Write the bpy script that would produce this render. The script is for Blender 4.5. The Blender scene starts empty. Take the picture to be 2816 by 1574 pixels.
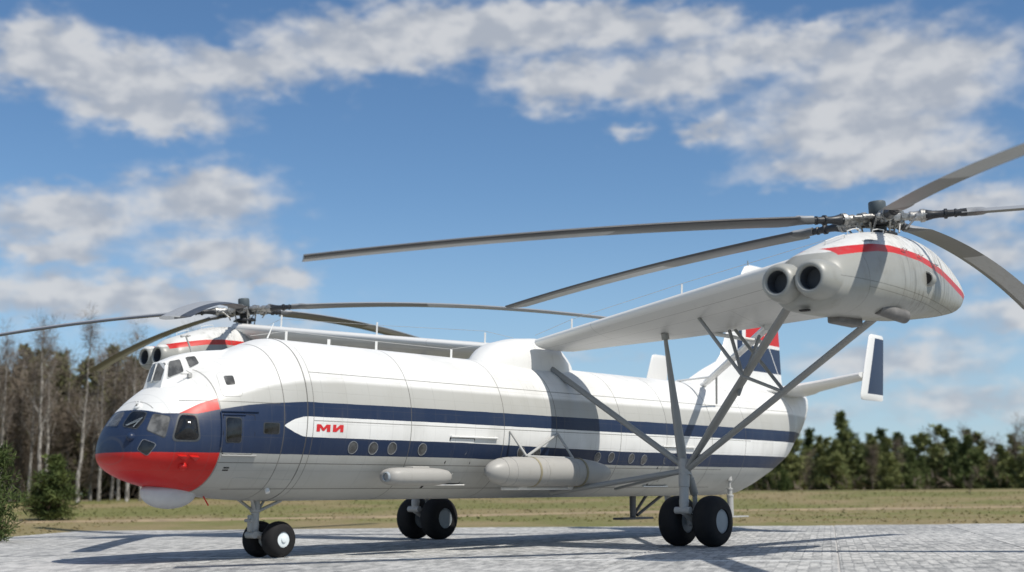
import bpy, bmesh, math, random
import numpy as np
from mathutils import Vector, Matrix
R = math.radians
sc = bpy.context.scene
col = sc.collection
# ------------------------------------------------------------------ camera
CAM = Vector((-18.060, -31.096, 1.8853))
cam_d = bpy.data.cameras.new('camera'); cam = bpy.data.objects.new('camera', cam_d); col.objects.link(cam)
_fw = Vector((0.737838, 0.655480, 0.161064)); _rt = Vector((0.665049, -0.746762, -0.007518)); _up = Vector((-0.115349, -0.112662, 0.986915))
cam.matrix_world = Matrix(((_rt.x, _up.x, -_fw.x, CAM.x), (_rt.y, _up.y, -_fw.y, CAM.y), (_rt.z, _up.z, -_fw.z, CAM.z), (0, 0, 0, 1)))
cam_d.sensor_width = 36; cam_d.lens = 44.33; cam_d.clip_start = .2; cam_d.clip_end = 6000
cam_d.dof.use_dof = True; cam_d.dof.focus_distance = 42; cam_d.dof.aperture_fstop = 0.32
sc.camera = cam
sc.view_settings.view_transform = 'Standard'; sc.view_settings.look = 'None'
sc.view_settings.exposure = 0; sc.view_settings.gamma = 1
sc.render.engine = 'CYCLES'
sc.cycles.use_denoising = True
sc.cycles.max_bounces = 6; sc.cycles.diffuse_bounces = 3; sc.cycles.glossy_bounces = 3
sc.cycles.transmission_bounces = 4; sc.cycles.transparent_max_bounces = 6; sc.cycles.caustics_reflective = False

# ------------------------------------------------------------------ node helper
class V:
    """a socket with arithmetic"""
    def __init__(s, nt, so): s.nt, s.so = nt, so
    def _m(s, op, b=None, c=None, clamp=False): return s.nt.math(op, s, b, c, clamp)
    def __add__(s, o): return s._m('ADD', o)
    __radd__ = __add__
    def __sub__(s, o): return s._m('SUBTRACT', o)
    def __rsub__(s, o): return s.nt.math('SUBTRACT', o, s)
    def __mul__(s, o): return s._m('MULTIPLY', o)
    __rmul__ = __mul__
    def __truediv__(s, o): return s._m('DIVIDE', o)
    def __pow__(s, o): return s._m('POWER', o)
    def gt(s, o): return s._m('GREATER_THAN', o)
    def lt(s, o): return s._m('LESS_THAN', o)
    def mx(s, o): return s._m('MAXIMUM', o)
    def mn(s, o): return s._m('MINIMUM', o)
    def abs(s): return s._m('ABSOLUTE')
class NT:
    def __init__(s, tree): s.t = tree; s.t.nodes.clear()
    def n(s, ty, **kw):
        nd = s.t.nodes.new(ty)
        for k, v in kw.items(): setattr(nd, k, v)
        return nd
    def put(s, inp, v):
        if isinstance(v, V): s.t.links.new(v.so, inp)
        elif v is not None: inp.default_value = v
    def math(s, op, a, b=None, c=None, clamp=False):
        nd = s.n('ShaderNodeMath', operation=op, use_clamp=clamp)
        for i, x in enumerate((a, b, c)): s.put(nd.inputs[i], x)
        return V(s, nd.outputs[0])
    def smooth(s, x, a, b, lo=0., hi=1.):
        nd = s.n('ShaderNodeMapRange', interpolation_type='SMOOTHSTEP')
        for i, v in enumerate((x, a, b, lo, hi)): s.put(nd.inputs[i], v)
        return V(s, nd.outputs[0])
    def mix(s, f, a, b, blend='MIX'):
        nd = s.n('ShaderNodeMix', data_type='RGBA', blend_type=blend)
        s.put(nd.inputs[0], f); s.put(nd.inputs[6], a); s.put(nd.inputs[7], b)
        return V(s, nd.outputs[2])
    def noise(s, vec, scale, detail=4, rough=.55, dist=0., out=0):
        nd = s.n('ShaderNodeTexNoise')
        s.put(nd.inputs['Vector'], vec); nd.inputs['Scale'].default_value = scale; nd.inputs['Detail'].default_value = detail
        nd.inputs['Roughness'].default_value = rough; nd.inputs['Distortion'].default_value = dist
        return V(s, nd.outputs[out])
    def coords(s, kind='Object'): return V(s, s.n('ShaderNodeTexCoord').outputs[kind])
    def sep(s, v):
        nd = s.n('ShaderNodeSeparateXYZ'); s.put(nd.inputs[0], v); return [V(s, o) for o in nd.outputs]
    def comb(s, x, y, z):
        nd = s.n('ShaderNodeCombineXYZ')
        for i, v in enumerate((x, y, z)): s.put(nd.inputs[i], v)
        return V(s, nd.outputs[0])
    def scale(s, v, x, y, z):
        nd = s.n('ShaderNodeVectorMath', operation='MULTIPLY'); s.put(nd.inputs[0], v); nd.inputs[1].default_value = (x, y, z); return V(s, nd.outputs[0])
    def curve(s, x, pts, xr=(0., 40.), yr=8.):
        """piecewise linear function of x"""
        nd = s.n('ShaderNodeFloatCurve'); c = nd.mapping.curves[0]
        P = [((a - xr[0]) / (xr[1] - xr[0]), b / yr) for a, b in pts]
        while len(c.points) < len(P): c.points.new(.5, .5)
        for p, q in zip(c.points, P): p.location = q; p.handle_type = 'VECTOR'
        nd.mapping.update(); s.put(nd.inputs['Value'], (x - xr[0]) / (xr[1] - xr[0]))
        return V(s, nd.outputs[0]) * yr
    def bump(s, h, strength=.3, dist=.02):
        nd = s.n('ShaderNodeBump'); nd.inputs['Strength'].default_value = strength; nd.inputs['Distance'].default_value = dist
        s.put(nd.inputs['Height'], h); return V(s, nd.outputs[0])
    def out(s, color=(.5, .5, .5, 1), rough=.5, metal=0., normal=None, coat=0., spec=.5, trans=None, alpha=None, ior=None):
        b = s.n('ShaderNodeBsdfPrincipled'); o = s.n('ShaderNodeOutputMaterial')
        s.put(b.inputs['Base Color'], color); s.put(b.inputs['Roughness'], rough); s.put(b.inputs['Metallic'], metal)
        b.inputs['Coat Weight'].default_value = coat; b.inputs['Specular IOR Level'].default_value = spec
        if normal: s.put(b.inputs['Normal'], normal)
        if trans is not None: b.inputs['Transmission Weight'].default_value = trans
        s.t.links.new(b.outputs[0], o.inputs[0]); return b
def rgb(*c): return (c[0], c[1], c[2], 1.)
MATS = {}
def new_mat(name):
    m = bpy.data.materials.new(name); m.use_nodes = True; MATS[name] = m; return m, NT(m.node_tree)
def simple(name, c, rough=.5, metal=0., var=.12, scale=3., coat=0., spec=.5, bump=0., coord='Object'):
    m, t = new_mat(name); P = t.coords(coord)
    nz = t.noise(P, scale, 5, .6)
    f = t.smooth(nz, .3, .75)
    colr = t.mix(f, rgb(*[x * (1 - var) for x in c]), rgb(*[min(1, x * (1 + var)) for x in c]))
    nrm = t.bump(t.noise(P, scale * 6, 3), bump, .02) if bump else None
    t.out(colr, t.smooth(nz, .2, .8, rough * .85, min(1, rough * 1.2)), metal, nrm, coat, spec)
    return m

# ------------------------------------------------------------------ world: sky with broken cloud
SUN_EL = R(54.5); SUN_TO = Vector((-.045, -1, 0)).normalized()            # horizontal direction towards the sun
world = bpy.data.worlds.new('World'); sc.world = world; world.use_nodes = True
t = NT(world.node_tree)
sky = t.n('ShaderNodeTexSky', sky_type='NISHITA', sun_disc=False)
sky.sun_elevation = SUN_EL; sky.sun_rotation = math.atan2(SUN_TO.x, SUN_TO.y)
sky.altitude = 200; sky.air_density = 1.0; sky.dust_density = .05; sky.ozone_density = 2.0
D = t.coords('Generated'); dx, dy, dz = t.sep(D)
az = t.math('ARCTAN2', dx, dy) * (180 / math.pi); el = t.math('ARCSINE', dz) * (180 / math.pi)
BL = [(27.1,18.7,3.2,1.6,1.00),(31.0,17.7,3.8,1.6,1.00),(32.6,16.4,3.6,0.9,0.90),(36.1,18.7,3.8,1.1,0.90),(41.2,20.1,4.6,1.3,1.00),(45.9,20.8,4.8,1.4,1.00),(51.5,21.0,4.4,1.1,1.00),(56.2,20.8,3.5,0.8,0.80),(50.4,18.4,2.9,1.2,1.00),(55.6,18.4,3.8,1.2,1.00),(60.8,19.5,4.4,1.0,0.90),(66.5,17.9,5.3,2.0,1.10),(63.8,15.8,4.9,1.5,1.10),(65.2,14.1,6.0,0.8,1.00),(57.5,16.1,1.7,0.6,0.80),(53.7,16.1,1.1,0.4,0.70),(28.2,11.9,3.4,1.2,1.1),(34.5,13.0,3.5,1.35,1.1),(27.8,10.3,2.6,0.6,0.90),(35.2,10.5,3.9,0.9,1.0),(37.7,9.5,2.0,0.5,0.85),(30.5,8.4,7.9,1.1,1.1),(68.5,12.0,4.2,0.9,0.90),(69.6,9.7,3.3,1.4,0.80),(65.3,5.5,5.4,1.1,0.85),(68.4,3.6,4.5,0.9,0.75),(61.5,3.2,3.0,.6,.6),(70.5,7.2,3.,.8,.8),(52.2,6.0,3.6,0.5,0.40),(37.8,7.4,4.6,0.5,0.50)]
warp = t.comb(az * .1, el * .22, 0)
w1 = (t.noise(warp, 5, 3, .6) - .5); w2 = (t.noise(t.scale(warp, 1.1, 1, 1), 6.3, 3, .6, out=0) - .5)
az2 = az + w1 * 3.4; el2 = el + w2 * 1.9
tot = None
for a, e, ra, re, w in BL:
    qx = (az2 - a) / (ra * 1.02); qy = (el2 - e) / (re * 1.08)
    g = t.math('POWER', 2.71828, (qx * qx + qy * qy) * -1.) * (w * .95)
    tot = g if tot is None else tot.mx(g) + tot.mn(g) * .45
# elsewhere the same kind of cloud cover goes on
den = dz.mx(.02) + .10
plane = t.comb(dx / den, dy / den, 0)
gen = t.smooth(t.noise(plane, .55, 3, .5), .40, .68)
inside = t.smooth((az - 48.).abs(), 23., 30., 1., 0.) * t.smooth(el, 22., 27., 1., 0.)
field = tot.mn(1.25) * inside + gen * (1. - inside)
fb = t.noise(t.comb(az * .1, el * .17, 0), 5.0, 5, .5, .2)
fs_ = t.noise(t.comb(az * .1, el * .17 + .1, 0), 5.2, 4, .5, .2)
dens = field + (fb - .5) * .85
alpha = t.smooth(dens, .16, .88) * t.smooth(dz, .0, .05)
shade = t.noise(t.comb(az * .08, el * .22, 3.1), 4.5, 4, .5)
ccol = t.mix(t.smooth((fb - fs_) * 1.7 + (shade - .5) * .9 + .5, .15, .85), rgb(.47, .51, .58), rgb(.71, .725, .75))
hs = t.n('ShaderNodeHueSaturation'); hs.inputs['Saturation'].default_value = 1.14; t.t.links.new(sky.outputs[0], hs.inputs['Color'])
tint = t.mix(1., V(t, hs.outputs[0]), rgb(.95, 1.0, 1.04), 'MULTIPLY')
tint = t.mix(t.smooth(el, 0., 14., .6, 0.), tint, rgb(3.1, 4.8, 6.9))
bg1 = t.n('ShaderNodeBackground'); t.put(bg1.inputs[0], tint); bg1.inputs[1].default_value = .105
bg2 = t.n('ShaderNodeBackground'); t.put(bg2.inputs[0], ccol); bg2.inputs[1].default_value = .9
ms = t.n('ShaderNodeMixShader'); t.put(ms.inputs[0], alpha * .93); t.t.links.new(bg1.outputs[0], ms.inputs[1]); t.t.links.new(bg2.outputs[0], ms.inputs[2])
wo = t.n('ShaderNodeOutputWorld'); t.t.links.new(ms.outputs[0], wo.inputs[0])
sun_d = bpy.data.lights.new('sun', 'SUN'); sun = bpy.data.objects.new('sun', sun_d); col.objects.link(sun)
sun_d.energy = 4.5; sun_d.angle = R(.53); sun_d.color = (1., .95, .87)
_to = Vector((SUN_TO.x * math.cos(SUN_EL), SUN_TO.y * math.cos(SUN_EL), math.sin(SUN_EL)))
sun.rotation_euler = _to.to_track_quat('Z', 'Y').to_euler(); sun.location = (0, -40, 60)

# ------------------------------------------------------------------ object helpers
def link(name, me, mats, parent=None, smooth=True, angle=38, loc=None):
    o = bpy.data.objects.new(name, me); col.objects.link(o)
    if not isinstance(mats, (list, tuple)): mats = [mats]
    if not me.materials:
        for m in mats: me.materials.append(m)
    if smooth and not me.get('sm'):
        me.polygons.foreach_set('use_smooth', [True] * len(me.polygons)); me.set_sharp_from_angle(angle=R(angle)); me['sm'] = 1
    if loc is not None: o.location = loc
    if parent is not None:
        o.parent = parent
        if parent.get('shift'): o.matrix_parent_inverse = Matrix.Translation(-Vector(parent.location))
    return o
def pyd(vs, fs, mi=None):
    me = bpy.data.meshes.new('m'); me.from_pydata([tuple(map(float, v)) for v in vs], [], fs); me.update()
    if mi is not None: me.polygons.foreach_set('material_index', mi)
    bm = bmesh.new(); bm.from_mesh(me); bmesh.ops.recalc_face_normals(bm, faces=bm.faces); bm.to_mesh(me); bm.free()
    return me
class MB:
    """collects shapes into one mesh"""
    def __init__(s): s.v = []; s.f = []; s.m = []
    def add(s, vs, fs, mi=0):
        k = len(s.v); s.v += [tuple(map(float, v)) for v in vs]; s.f += [tuple(i + k for i in f) for f in fs]; s.m += [mi] * len(fs); return s
    def loft(s, rings, cap=True, mi=0, closed=True):
        n = len(rings[0]); vs = [p for r in rings for p in r]; fs = []
        for i in range(len(rings) - 1):
            for j in range(n if closed else n - 1):
                fs.append((i * n + j, i * n + (j + 1) % n, (i + 1) * n + (j + 1) % n, (i + 1) * n + j))
        if cap: fs += [tuple(range(n))[::-1], tuple(range((len(rings) - 1) * n, len(rings) * n))]
        return s.add(vs, fs, mi)
    def tube(s, p0, p1, r0, r1=None, n=12, side=None, flat=1., mi=0, mids=()):
        p0, p1 = Vector(p0), Vector(p1); r1 = r0 if r1 is None else r1; ax = (p1 - p0).normalized()
        a = Vector(side) if side else (Vector((0, 0, 1)) if abs(ax.z) < .9 else Vector((1, 0, 0)))
        a = (a - ax * a.dot(ax)).normalized(); b = ax.cross(a)
        st = [(0., r0)] + list(mids) + [(1., r1)]
        return s.loft([[p0.lerp(p1, u) + a * (r * math.cos(k * 2 * math.pi / n)) + b * (r * flat * math.sin(k * 2 * math.pi / n)) for k in range(n)] for u, r in st], mi=mi)
    def path(s, pts, r, n=8, mi=0):
        pts = [Vector(p) for p in pts]
        for a, b in zip(pts, pts[1:]): s.tube(a, b, r, n=n, mi=mi)
        return s
    def lathe(s, org, ax, prof, n=28, mi=0, cap=False):
        org, ax = Vector(org), Vector(ax).normalized()
        a = Vector((0, 0, 1)) if abs(ax.z) < .9 else Vector((1, 0, 0)); a = (a - ax * a.dot(ax)).normalized(); b = ax.cross(a)
        return s.loft([[org + ax * h + a * (r * math.cos(k * 2 * math.pi / n)) + b * (r * math.sin(k * 2 * math.pi / n)) for k in range(n)] for h, r in prof], cap=cap, mi=mi)
    def box(s, c, d, rot=None, mi=0, bev=0.):
        c = Vector(c); M = rot or Matrix.Identity(3)
        if bev:
            bm = bmesh.new(); bmesh.ops.create_cube(bm, size=1); bmesh.ops.scale(bm, vec=d, verts=bm.verts)
            bmesh.ops.bevel(bm, geom=bm.edges[:], offset=bev, segments=2, affect='EDGES', profile=.5); bm.verts.index_update()
            s.add([c + M @ v.co for v in bm.verts], [[v.index for v in f.verts] for f in bm.faces], mi); bm.free(); return s
        vs = [c + M @ Vector((x * d[0] / 2, y * d[1] / 2, z * d[2] / 2)) for x in (-1, 1) for y in (-1, 1) for z in (-1, 1)]
        return s.add(vs, [(0, 1, 3, 2), (4, 6, 7, 5), (0, 4, 5, 1), (2, 3, 7, 6), (0, 2, 6, 4), (1, 5, 7, 3)], mi)
    def mesh(s): return pyd(s.v, s.f, s.m)
    def build(s, name, mats, parent=None, smooth=True, angle=38, loc=None): return link(name, s.mesh(), mats, parent, smooth, angle, loc)
def tag(o, label, cat, group=None, kind=None):
    if label: o['label'] = label
    if cat: o['category'] = cat
    if group: o['group'] = group
    if kind: o['kind'] = kind
    return o

# ------------------------------------------------------------------ ground
CD = Vector((0.7476, 0.6642, 0))                                          # the way the field rises, towards the woods
def field_z(x, y):
    d = (x - CAM.x) * CD.x + (y - CAM.y) * CD.y
    u = min(1, max(0, (d - 52) / 100.)); u = u * u * (3 - 2 * u)
    return -.14 + 1.86 * u + .05 * math.sin(x * .13 + 1) * math.sin(y * .11) * min(1, max(0, (d - 60) / 40))
def grass_col(t, P):
    n1 = t.noise(P, .07, 4, .55, .4); n2 = t.noise(P, .45, 4, .6); n3 = t.noise(P, 5, 4, .6)
    c = t.mix(t.smooth(n1 + (n2 - .5) * .45, .40, .60), rgb(.165, .165, .064), rgb(.245, .198, .108))
    return t.mix(t.smooth(n2 + (n3 - .5) * .4, .52, .72) * .55, c, rgb(.105, .115, .040)), n2, n3
m, t = new_mat('grass_ground'); P = t.coords('Object')
c, n2, n3 = grass_col(t, P)
t.out(c, .95, 0, t.bump(n3 + n2 * 2., .8, .15), spec=.15)
vs, fs = [], []
xs = np.concatenate([np.arange(-400, -60, 40), np.arange(-60, 220, 5), np.arange(220, 2600, 120)]); ys = np.concatenate([np.arange(-900, -120, 80), np.arange(-120, 220, 5), np.arange(220, 2600, 120)])
for y in ys:
    for x in xs: vs.append((x, y, field_z(x, y)))
nx = len(xs)
for j in range(len(ys) - 1):
    for i in range(nx - 1): fs.append((j * nx + i, j * nx + i + 1, (j + 1) * nx + i + 1, (j + 1) * nx + i))
g = link('grass_field', pyd(vs, fs), MATS['grass_ground']); tag(g, None, None, kind='structure')

# concrete pad of slabs
PO = Vector((46.9, 2.9, 0)); PU = Vector((.885, .4656, 0)); PW = Vector((.4656, -.885, 0)); SU, SW = 7.6, 5.76
def pad(u, w, z=0.): p = PO + PU * u + PW * w; return Vector((p.x, p.y, z))
def left_w(u): return -41.7 - u * .215
m, t = new_mat('pad_concrete'); P = t.coords('Object'); ox, oy, oz = t.sep(P)
pu = ox * .885 + oy * .4656; pw = ox * .4656 - oy * .885
rnd = V(t, t.n('ShaderNodeObjectInfo').outputs['Random'])
uv = t.comb(pu, pw, 0)
br = t.n('ShaderNodeTexBrick', offset=.5); wv = t.n('ShaderNodeVectorMath', operation='ADD'); t.put(wv.inputs[0], uv); t.put(wv.inputs[1], t.scale(t.noise(uv, 1.3, 4, .6, out=1), .28, .16, 0.)); t.put(br.inputs['Vector'], V(t, wv.outputs[0])); br.inputs['Scale'].default_value = 1.
br.inputs['Brick Width'].default_value = .62; br.inputs['Row Height'].default_value = .27; br.inputs['Mortar Size'].default_value = .03; br.inputs['Mortar Smooth'].default_value = .9
br.inputs['Color1'].default_value = rgb(.0, .0, .0); br.inputs['Color2'].default_value = rgb(1., 1., 1.); br.inputs['Mortar'].default_value = rgb(.2, .2, .2)
bv = t.sep(V(t, br.outputs['Color']))[0]; mo = V(t, br.outputs['Fac'])
grain = t.noise(t.comb(pu * .8, pw * 1.8, 0), 2.2, 6, .7); big = t.noise(uv, .16, 4, .6); fine = t.noise(uv, 11, 4, .7)
k = (bv - .5) * .34 + (grain - .5) * 1.3 + (fine - .5) * .95 + (big - .5) * .45 + (rnd - .5) * .1 - mo * .07 + .03
c = t.mix(t.smooth(k, -.42, .42), rgb(.155, .16, .163), rgb(.565, .56, .54))
st_ = t.noise(uv, .5, 5, .6, .6); c = t.mix(t.smooth(st_, .62, .78) * .3, c, rgb(.13, .13, .125))
t.out(c, .85, 0, t.bump(grain * .8 + fine * .4 - mo * .15, .8, .035), spec=.3)
simple('pad_mortar', (.44, .43, .41), .9, var=.15, scale=2)
simple('line_paint', (.78, .78, .76), .7, var=.1, scale=4)
NU, NW = 10, 15
w_max, u_min = SW * 5, -SU * 11
base = MB(); bp = [pad(0, left_w(0)), pad(0, w_max), pad(u_min, w_max), pad(u_min, left_w(u_min))]
bp = [Vector((p.x, p.y, 0)) for p in bp]
base.add([(p.x, p.y, -.25) for p in bp] + [(p.x, p.y, -.022) for p in bp], [(0, 1, 2, 3), (4, 5, 6, 7), (0, 1, 5, 4), (1, 2, 6, 5), (2, 3, 7, 6), (3, 0, 4, 7)])
pad_o = base.build('concrete_pad', MATS['pad_mortar'], smooth=False); tag(pad_o, None, None, kind='structure')
rng = random.Random(5)
for i in range(11):
    u1, u0 = -SU * i, -SU * (i + 1)
    for j in range(-8, 5):
        wa, wb = j * SW, (j + 1) * SW; g_ = .026
        la0, la1 = max(wa, left_w(u0)), max(wa, left_w(u1))
        if la0 > wb - .6 or la1 > wb - .6: continue
        dz_ = rng.uniform(-.006, .003)
        q = [pad(u0 + g_, la0 + g_), pad(u0 + g_, wb - g_), pad(u1 - g_, wb - g_), pad(u1 - g_, la1 + g_)]
        ctr = sum(q, Vector()) / 4
        mb = MB(); mb.add([(p.x, p.y, -.02) for p in q] + [(p.x, p.y, dz_ - .008) for p in q] + [(*(p + (ctr - p).normalized() * .02).xy, dz_) for p in q],
            [(0, 1, 5, 4), (1, 2, 6, 5), (2, 3, 7, 6), (3, 0, 4, 7), (4, 5, 9, 8), (5, 6, 10, 9), (6, 7, 11, 10), (7, 4, 8, 11), (8, 9, 10, 11)])
        mb.build('slab', MATS['pad_concrete'], pad_o, smooth=False)
for uu, wa, wb in ((-SU * 2, -22, -.1), (-SU * 5, -20, -.1)):
    q = [pad(uu - .07, wa), pad(uu - .07, wb), pad(uu + .07, wb), pad(uu + .07, wa)]
    MB().add([(p.x, p.y, .008) for p in q] + [(p.x, p.y, -.003) for p in q], [(0, 1, 2, 3), (0, 1, 5, 4), (1, 2, 6, 5), (2, 3, 7, 6), (3, 0, 4, 7)]).build('painted_line', MATS['line_paint'], pad_o, smooth=False)
# sandy track across the field
simple('track_sand', (.30, .225, .135), .95, var=.25, scale=.8)
vs, fs = [], []
for i in range(81):
    s_ = -40 + i * 2.2
    for j, off in enumerate((-1.6, -.5, .5, 1.6)):
        p = CAM + CD * (86 + off * (1 + .5 * math.sin(i * .9)) + s_ * .13 + 2.2 * math.sin(s_ * .05)) + Vector((CD.y, -CD.x, 0)) * s_
        vs.append((p.x, p.y, field_z(p.x, p.y) + (.06 if 0 < j < 3 else -.03)))
for i in range(80):
    for j in range(3): fs.append((i * 4 + j, i * 4 + j + 1, i * 4 + j + 5, i * 4 + j + 4))
tag(link('dirt_path', pyd(vs, fs), MATS['track_sand']), None, None, kind='structure')

# ------------------------------------------------------------------ helicopter: shape of the fuselage
NP = [0.402, 2.959, 4.923, 1.023, 2.082, 5.233, 1.725, 2.434, 5.131, 2.747, 2.804]
TX = [26, 28, 30, 31.2, 32.1, 33.5, 34.5, 36, 37, 38, 38.7, 39.1]
TB = [1.668, 1.668, 1.668, 1.70, 1.95, 2.45, 2.88, 3.65, 4.2, 4.95, 5.6, 6.3]
TT = [6.55, 6.56, 6.58, 6.6, 6.61, 6.62, 6.63, 6.64, 6.64, 6.62, 6.55, 6.35]
TW = [2.237, 2.23, 2.2, 2.15, 2.1, 2.0, 1.88, 1.30, .98, .62, .34, .03]
def _g(x, L, p, q): s = min(1, max(0, x / L)); return (1 - (1 - s) ** p) ** (1 / q)
def sec(x):
    if x > 26:
        b, t_, h = (float(np.interp(x, TX, a)) for a in (TB, TT, TW)); return b, t_, h, (b + t_) / 2
    xx = max(x - NP[0], 0)
    return (NP[1] - (NP[1] - 1.668) * _g(xx, *NP[5:8]), NP[1] + (6.55 - NP[1]) * _g(xx, *NP[2:5]), 2.237 * _g(xx, *NP[8:11]), NP[1] + (4.11 - NP[1]) * min(1, xx / 5))
SE = 2.15
def ringpts(x, b, t_, h, zc, n, yc=0., e=SE):
    out = []
    for k in range(n):
        a = 2 * math.pi * k / n; c_, s_ = math.cos(a), math.sin(a)
        yy = h * math.copysign(abs(c_) ** (2 / e), c_); ss = math.copysign(abs(s_) ** (2 / e), s_)
        out.append((x, yc + yy, zc + ss * ((t_ - zc) if ss > 0 else (zc - b))))
    return out
def F_fus(p):
    b, t_, h, zc = sec(p.x); z = p.z
    s = (z - zc) / max(t_ - zc, 1e-3) if z > zc else (zc - z) / max(zc - b, 1e-3)
    return (abs(p.y) / max(h, 1e-3)) ** SE + abs(s) ** SE - 1
def project(p, F=F_fus, off=0.):
    p = Vector(p)
    def grad(q):
        e = 1e-3; return Vector([(F(q + d) - F(q - d)) / (2 * e) for d in (Vector((e, 0, 0)), Vector((0, e, 0)), Vector((0, 0, e)))])
    for _ in range(12):
        g_ = grad(p); p -= g_ * (F(p) * .8 / max(g_.length_squared, 1e-9))
    n = grad(p).normalized(); return p + n * off, n
def side_pt(x, z, side=-1, off=0.): 
    b, t_, h, zc = sec(x); s = (z - zc) / (t_ - zc) if z > zc else (zc - z) / (zc - b)
    return project((x, side * h * max(1 - abs(s) ** SE, .02) ** (1 / SE), z), F_fus, off)[0]
def outline(cor, rad=.25, seg=4):
    """corner points with rounded corners"""
    cor = [Vector(c) for c in cor]; n = len(cor); out = []
    for i, c_ in enumerate(cor):
        a, b = cor[i - 1], cor[(i + 1) % n]; pa, pb = c_.lerp(a, rad), c_.lerp(b, rad)
        for k in range(seg + 1):
            u = k / seg; out.append(pa * (1 - u) ** 2 + c_ * (2 * u * (1 - u)) + pb * u ** 2)
        out.append(pb.lerp(b.lerp(c_, rad), .5))
    return out
def patch(mb, cor, off, rad=.25, rings=3, bulge=0., F=F_fus, mi=0, grow=1., skirt=-.02, is_outline=False):
    """a panel laid on the skin: cor are points near the surface"""
    ol = [Vector(c) for c in cor] if is_outline else outline(cor, rad)
    ct = sum(ol, Vector()) / len(ol); R_ = []
    R_.append([project(ct.lerp(p, grow), F, skirt)[0] for p in ol])
    for k in range(rings):
        u = grow * (1 - k / rings); R_.append([project(ct.lerp(p, u), F, off + bulge * (1 - (1 - k / rings) ** 2))[0] for p in ol])
    n = len(ol); k0 = len(mb.v); mb.loft(R_, cap=False, mi=mi)
    mb.add([project(ct, F, off + bulge)[0]], [], mi); ci = len(mb.v) - 1; l0 = k0 + n * rings
    for j in range(n): mb.f.append((l0 + j, l0 + (j + 1) % n, ci)); mb.m.append(mi)
    return mb

# ------------------------------------------------------------------ helicopter: paints
WHITE, GREY, NAVY, RED = rgb(.72, .72, .70), rgb(.42, .42, .395), rgb(.014, .028, .068), rgb(.52, .013, .010)
def grime(t, P, c, amt=.35, streak=True):
    x, y, z = t.sep(P)
    s1 = t.noise(t.comb(x * 3.2, y * 3.2, z * .35), 1.6, 5, .65); s2 = t.noise(P, .8, 5, .6)
    f = t.smooth(s1, .52, .78) * t.smooth(s2, .35, .7) * amt
    return t.mix(f, c, rgb(.22, .205, .17)), s2
def line(t, v, pos, w): return ((v - pos).abs()).lt(w)
m, t = new_mat('fuselage_paint'); P = t.coords('Object'); x, y, z = t.sep(P)
wob = (t.noise(P, 1.5, 2) - .5) * .02
zz = z + wob
blue_top = t.curve(x, [(0, 4.19), (.95, 4.18), (1.25, 4.06), (2.02, 4.055), (2.6, 4.19), (3.42, 4.34), (4.33, 4.435), (5.44, 4.515), (9.5, 4.535), (40, 4.52)])
grey_top = t.curve(x, [(0, 4.3), (2.62, 4.50), (2.86, 4.565), (3.34, 4.685), (4.4, 4.985), (5.54, 5.15), (7.2, 5.215), (21, 5.17), (28, 5.19), (34, 5.32), (40, 5.4)])
mid_top = t.curve(x, [(0, 0), (4.60, 3.79), (4.75, 3.89), (5.0, 4.0), (5.3, 4.075), (5.5, 4.09), (11, 4.10), (28, 4.04), (40, 4.01)])
mid_bot = t.curve(x, [(0, 7.9), (4.60, 3.80), (4.75, 3.73), (5.0, 3.62), (5.3, 3.525), (5.5, 3.50), (12, 3.485), (21, 3.355), (40, 3.36)])
low_bot = t.curve(x, [(0, 3.01), (2.6, 3.0), (12, 2.99), (21, 2.845), (40, 2.845)])
wedge = t.curve(x, [(0, 0), (1.56, 4.05), (2.1, 4.33), (2.65, 4.515), (2.7, 4.52), (40, 4.5)])
front = x.lt(2.61)
c = t.mix(t.smooth(zz - grey_top, -.10, .06).mx(front), GREY, WHITE)
c = t.mix(zz.lt(wedge) * front * x.gt(1.55), c, RED)
isblue = zz.lt(blue_top) * zz.gt(low_bot)
c = t.mix(isblue, c, NAVY)
c = t.mix(zz.lt(mid_top) * zz.gt(mid_bot) * x.gt(4.6), c, rgb(.78, .78, .76))
c = t.mix(zz.lt(low_bot) * front, c, RED)
c, s2 = grime(t, P, c, .15)
ln = None
for pos in (2.63, 4.62, 5.45, 5.68, 9.62, 13.98, 16.77, 20.6, 23.62, 26.9, 29.6):
    l = line(t, x, pos, .016); ln = l if ln is None else ln.mx(l)
for pos, xa, xb in ((5.42, 5.7, 34.), (2.74, 2.62, 28.), (3.98, 5.7, 30.), (2.02, 3.3, 28.), (4.42, 1.7, 4.5)):
    ln = ln.mx(line(t, z, pos, .013) * x.gt(xa) * x.lt(xb))
tailseam = line(t, x + (z - 6.) * .42, 34.3, .014); ln = ln.mx(tailseam)
fr = line(t, x, 1.15 + .0, .0085) * z.gt(4.2); ln = ln.mx(fr)
c = t.mix(ln * .75, c, rgb(.10, .095, .085))
sub = line(t, t.math('FRACT', x / .93), .5, .012).mx(line(t, t.math('FRACT', z / .46), .5, .016)) * t.smooth(s2, .35, .6, .05, .2)
c = t.mix(sub, c, rgb(.12, .115, .10))
bw = t.n('ShaderNodeRGBToBW'); t.put(bw.inputs[0], c); pale_paint = t.smooth(V(t, bw.outputs[0]), .12, .3, .12, 1.)  # mask from the paint's own paleness: weathering shows less on navy and red
blot = t.noise(t.comb(x * .5, y * .5, z * .22), 1.4, 5, .6); c = t.mix(t.smooth(blot, .42, .75) * .25 * pale_paint, c, rgb(.30, .29, .25), 'MIX')
run = t.noise(t.comb(x * 7., y * 1.5, z * .25), 1.5, 4, .7); c = t.mix(t.smooth(run, .58, .75) * t.smooth(blot, .42, .6) * .32 * pale_paint, c, rgb(.20, .185, .15))
t.out(c, t.smooth(s2, .3, .7, .36, .52), 0, t.bump(t.noise(P, .9, 3) * .6 - ln * .15, .12, .03), spec=.35)
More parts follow.
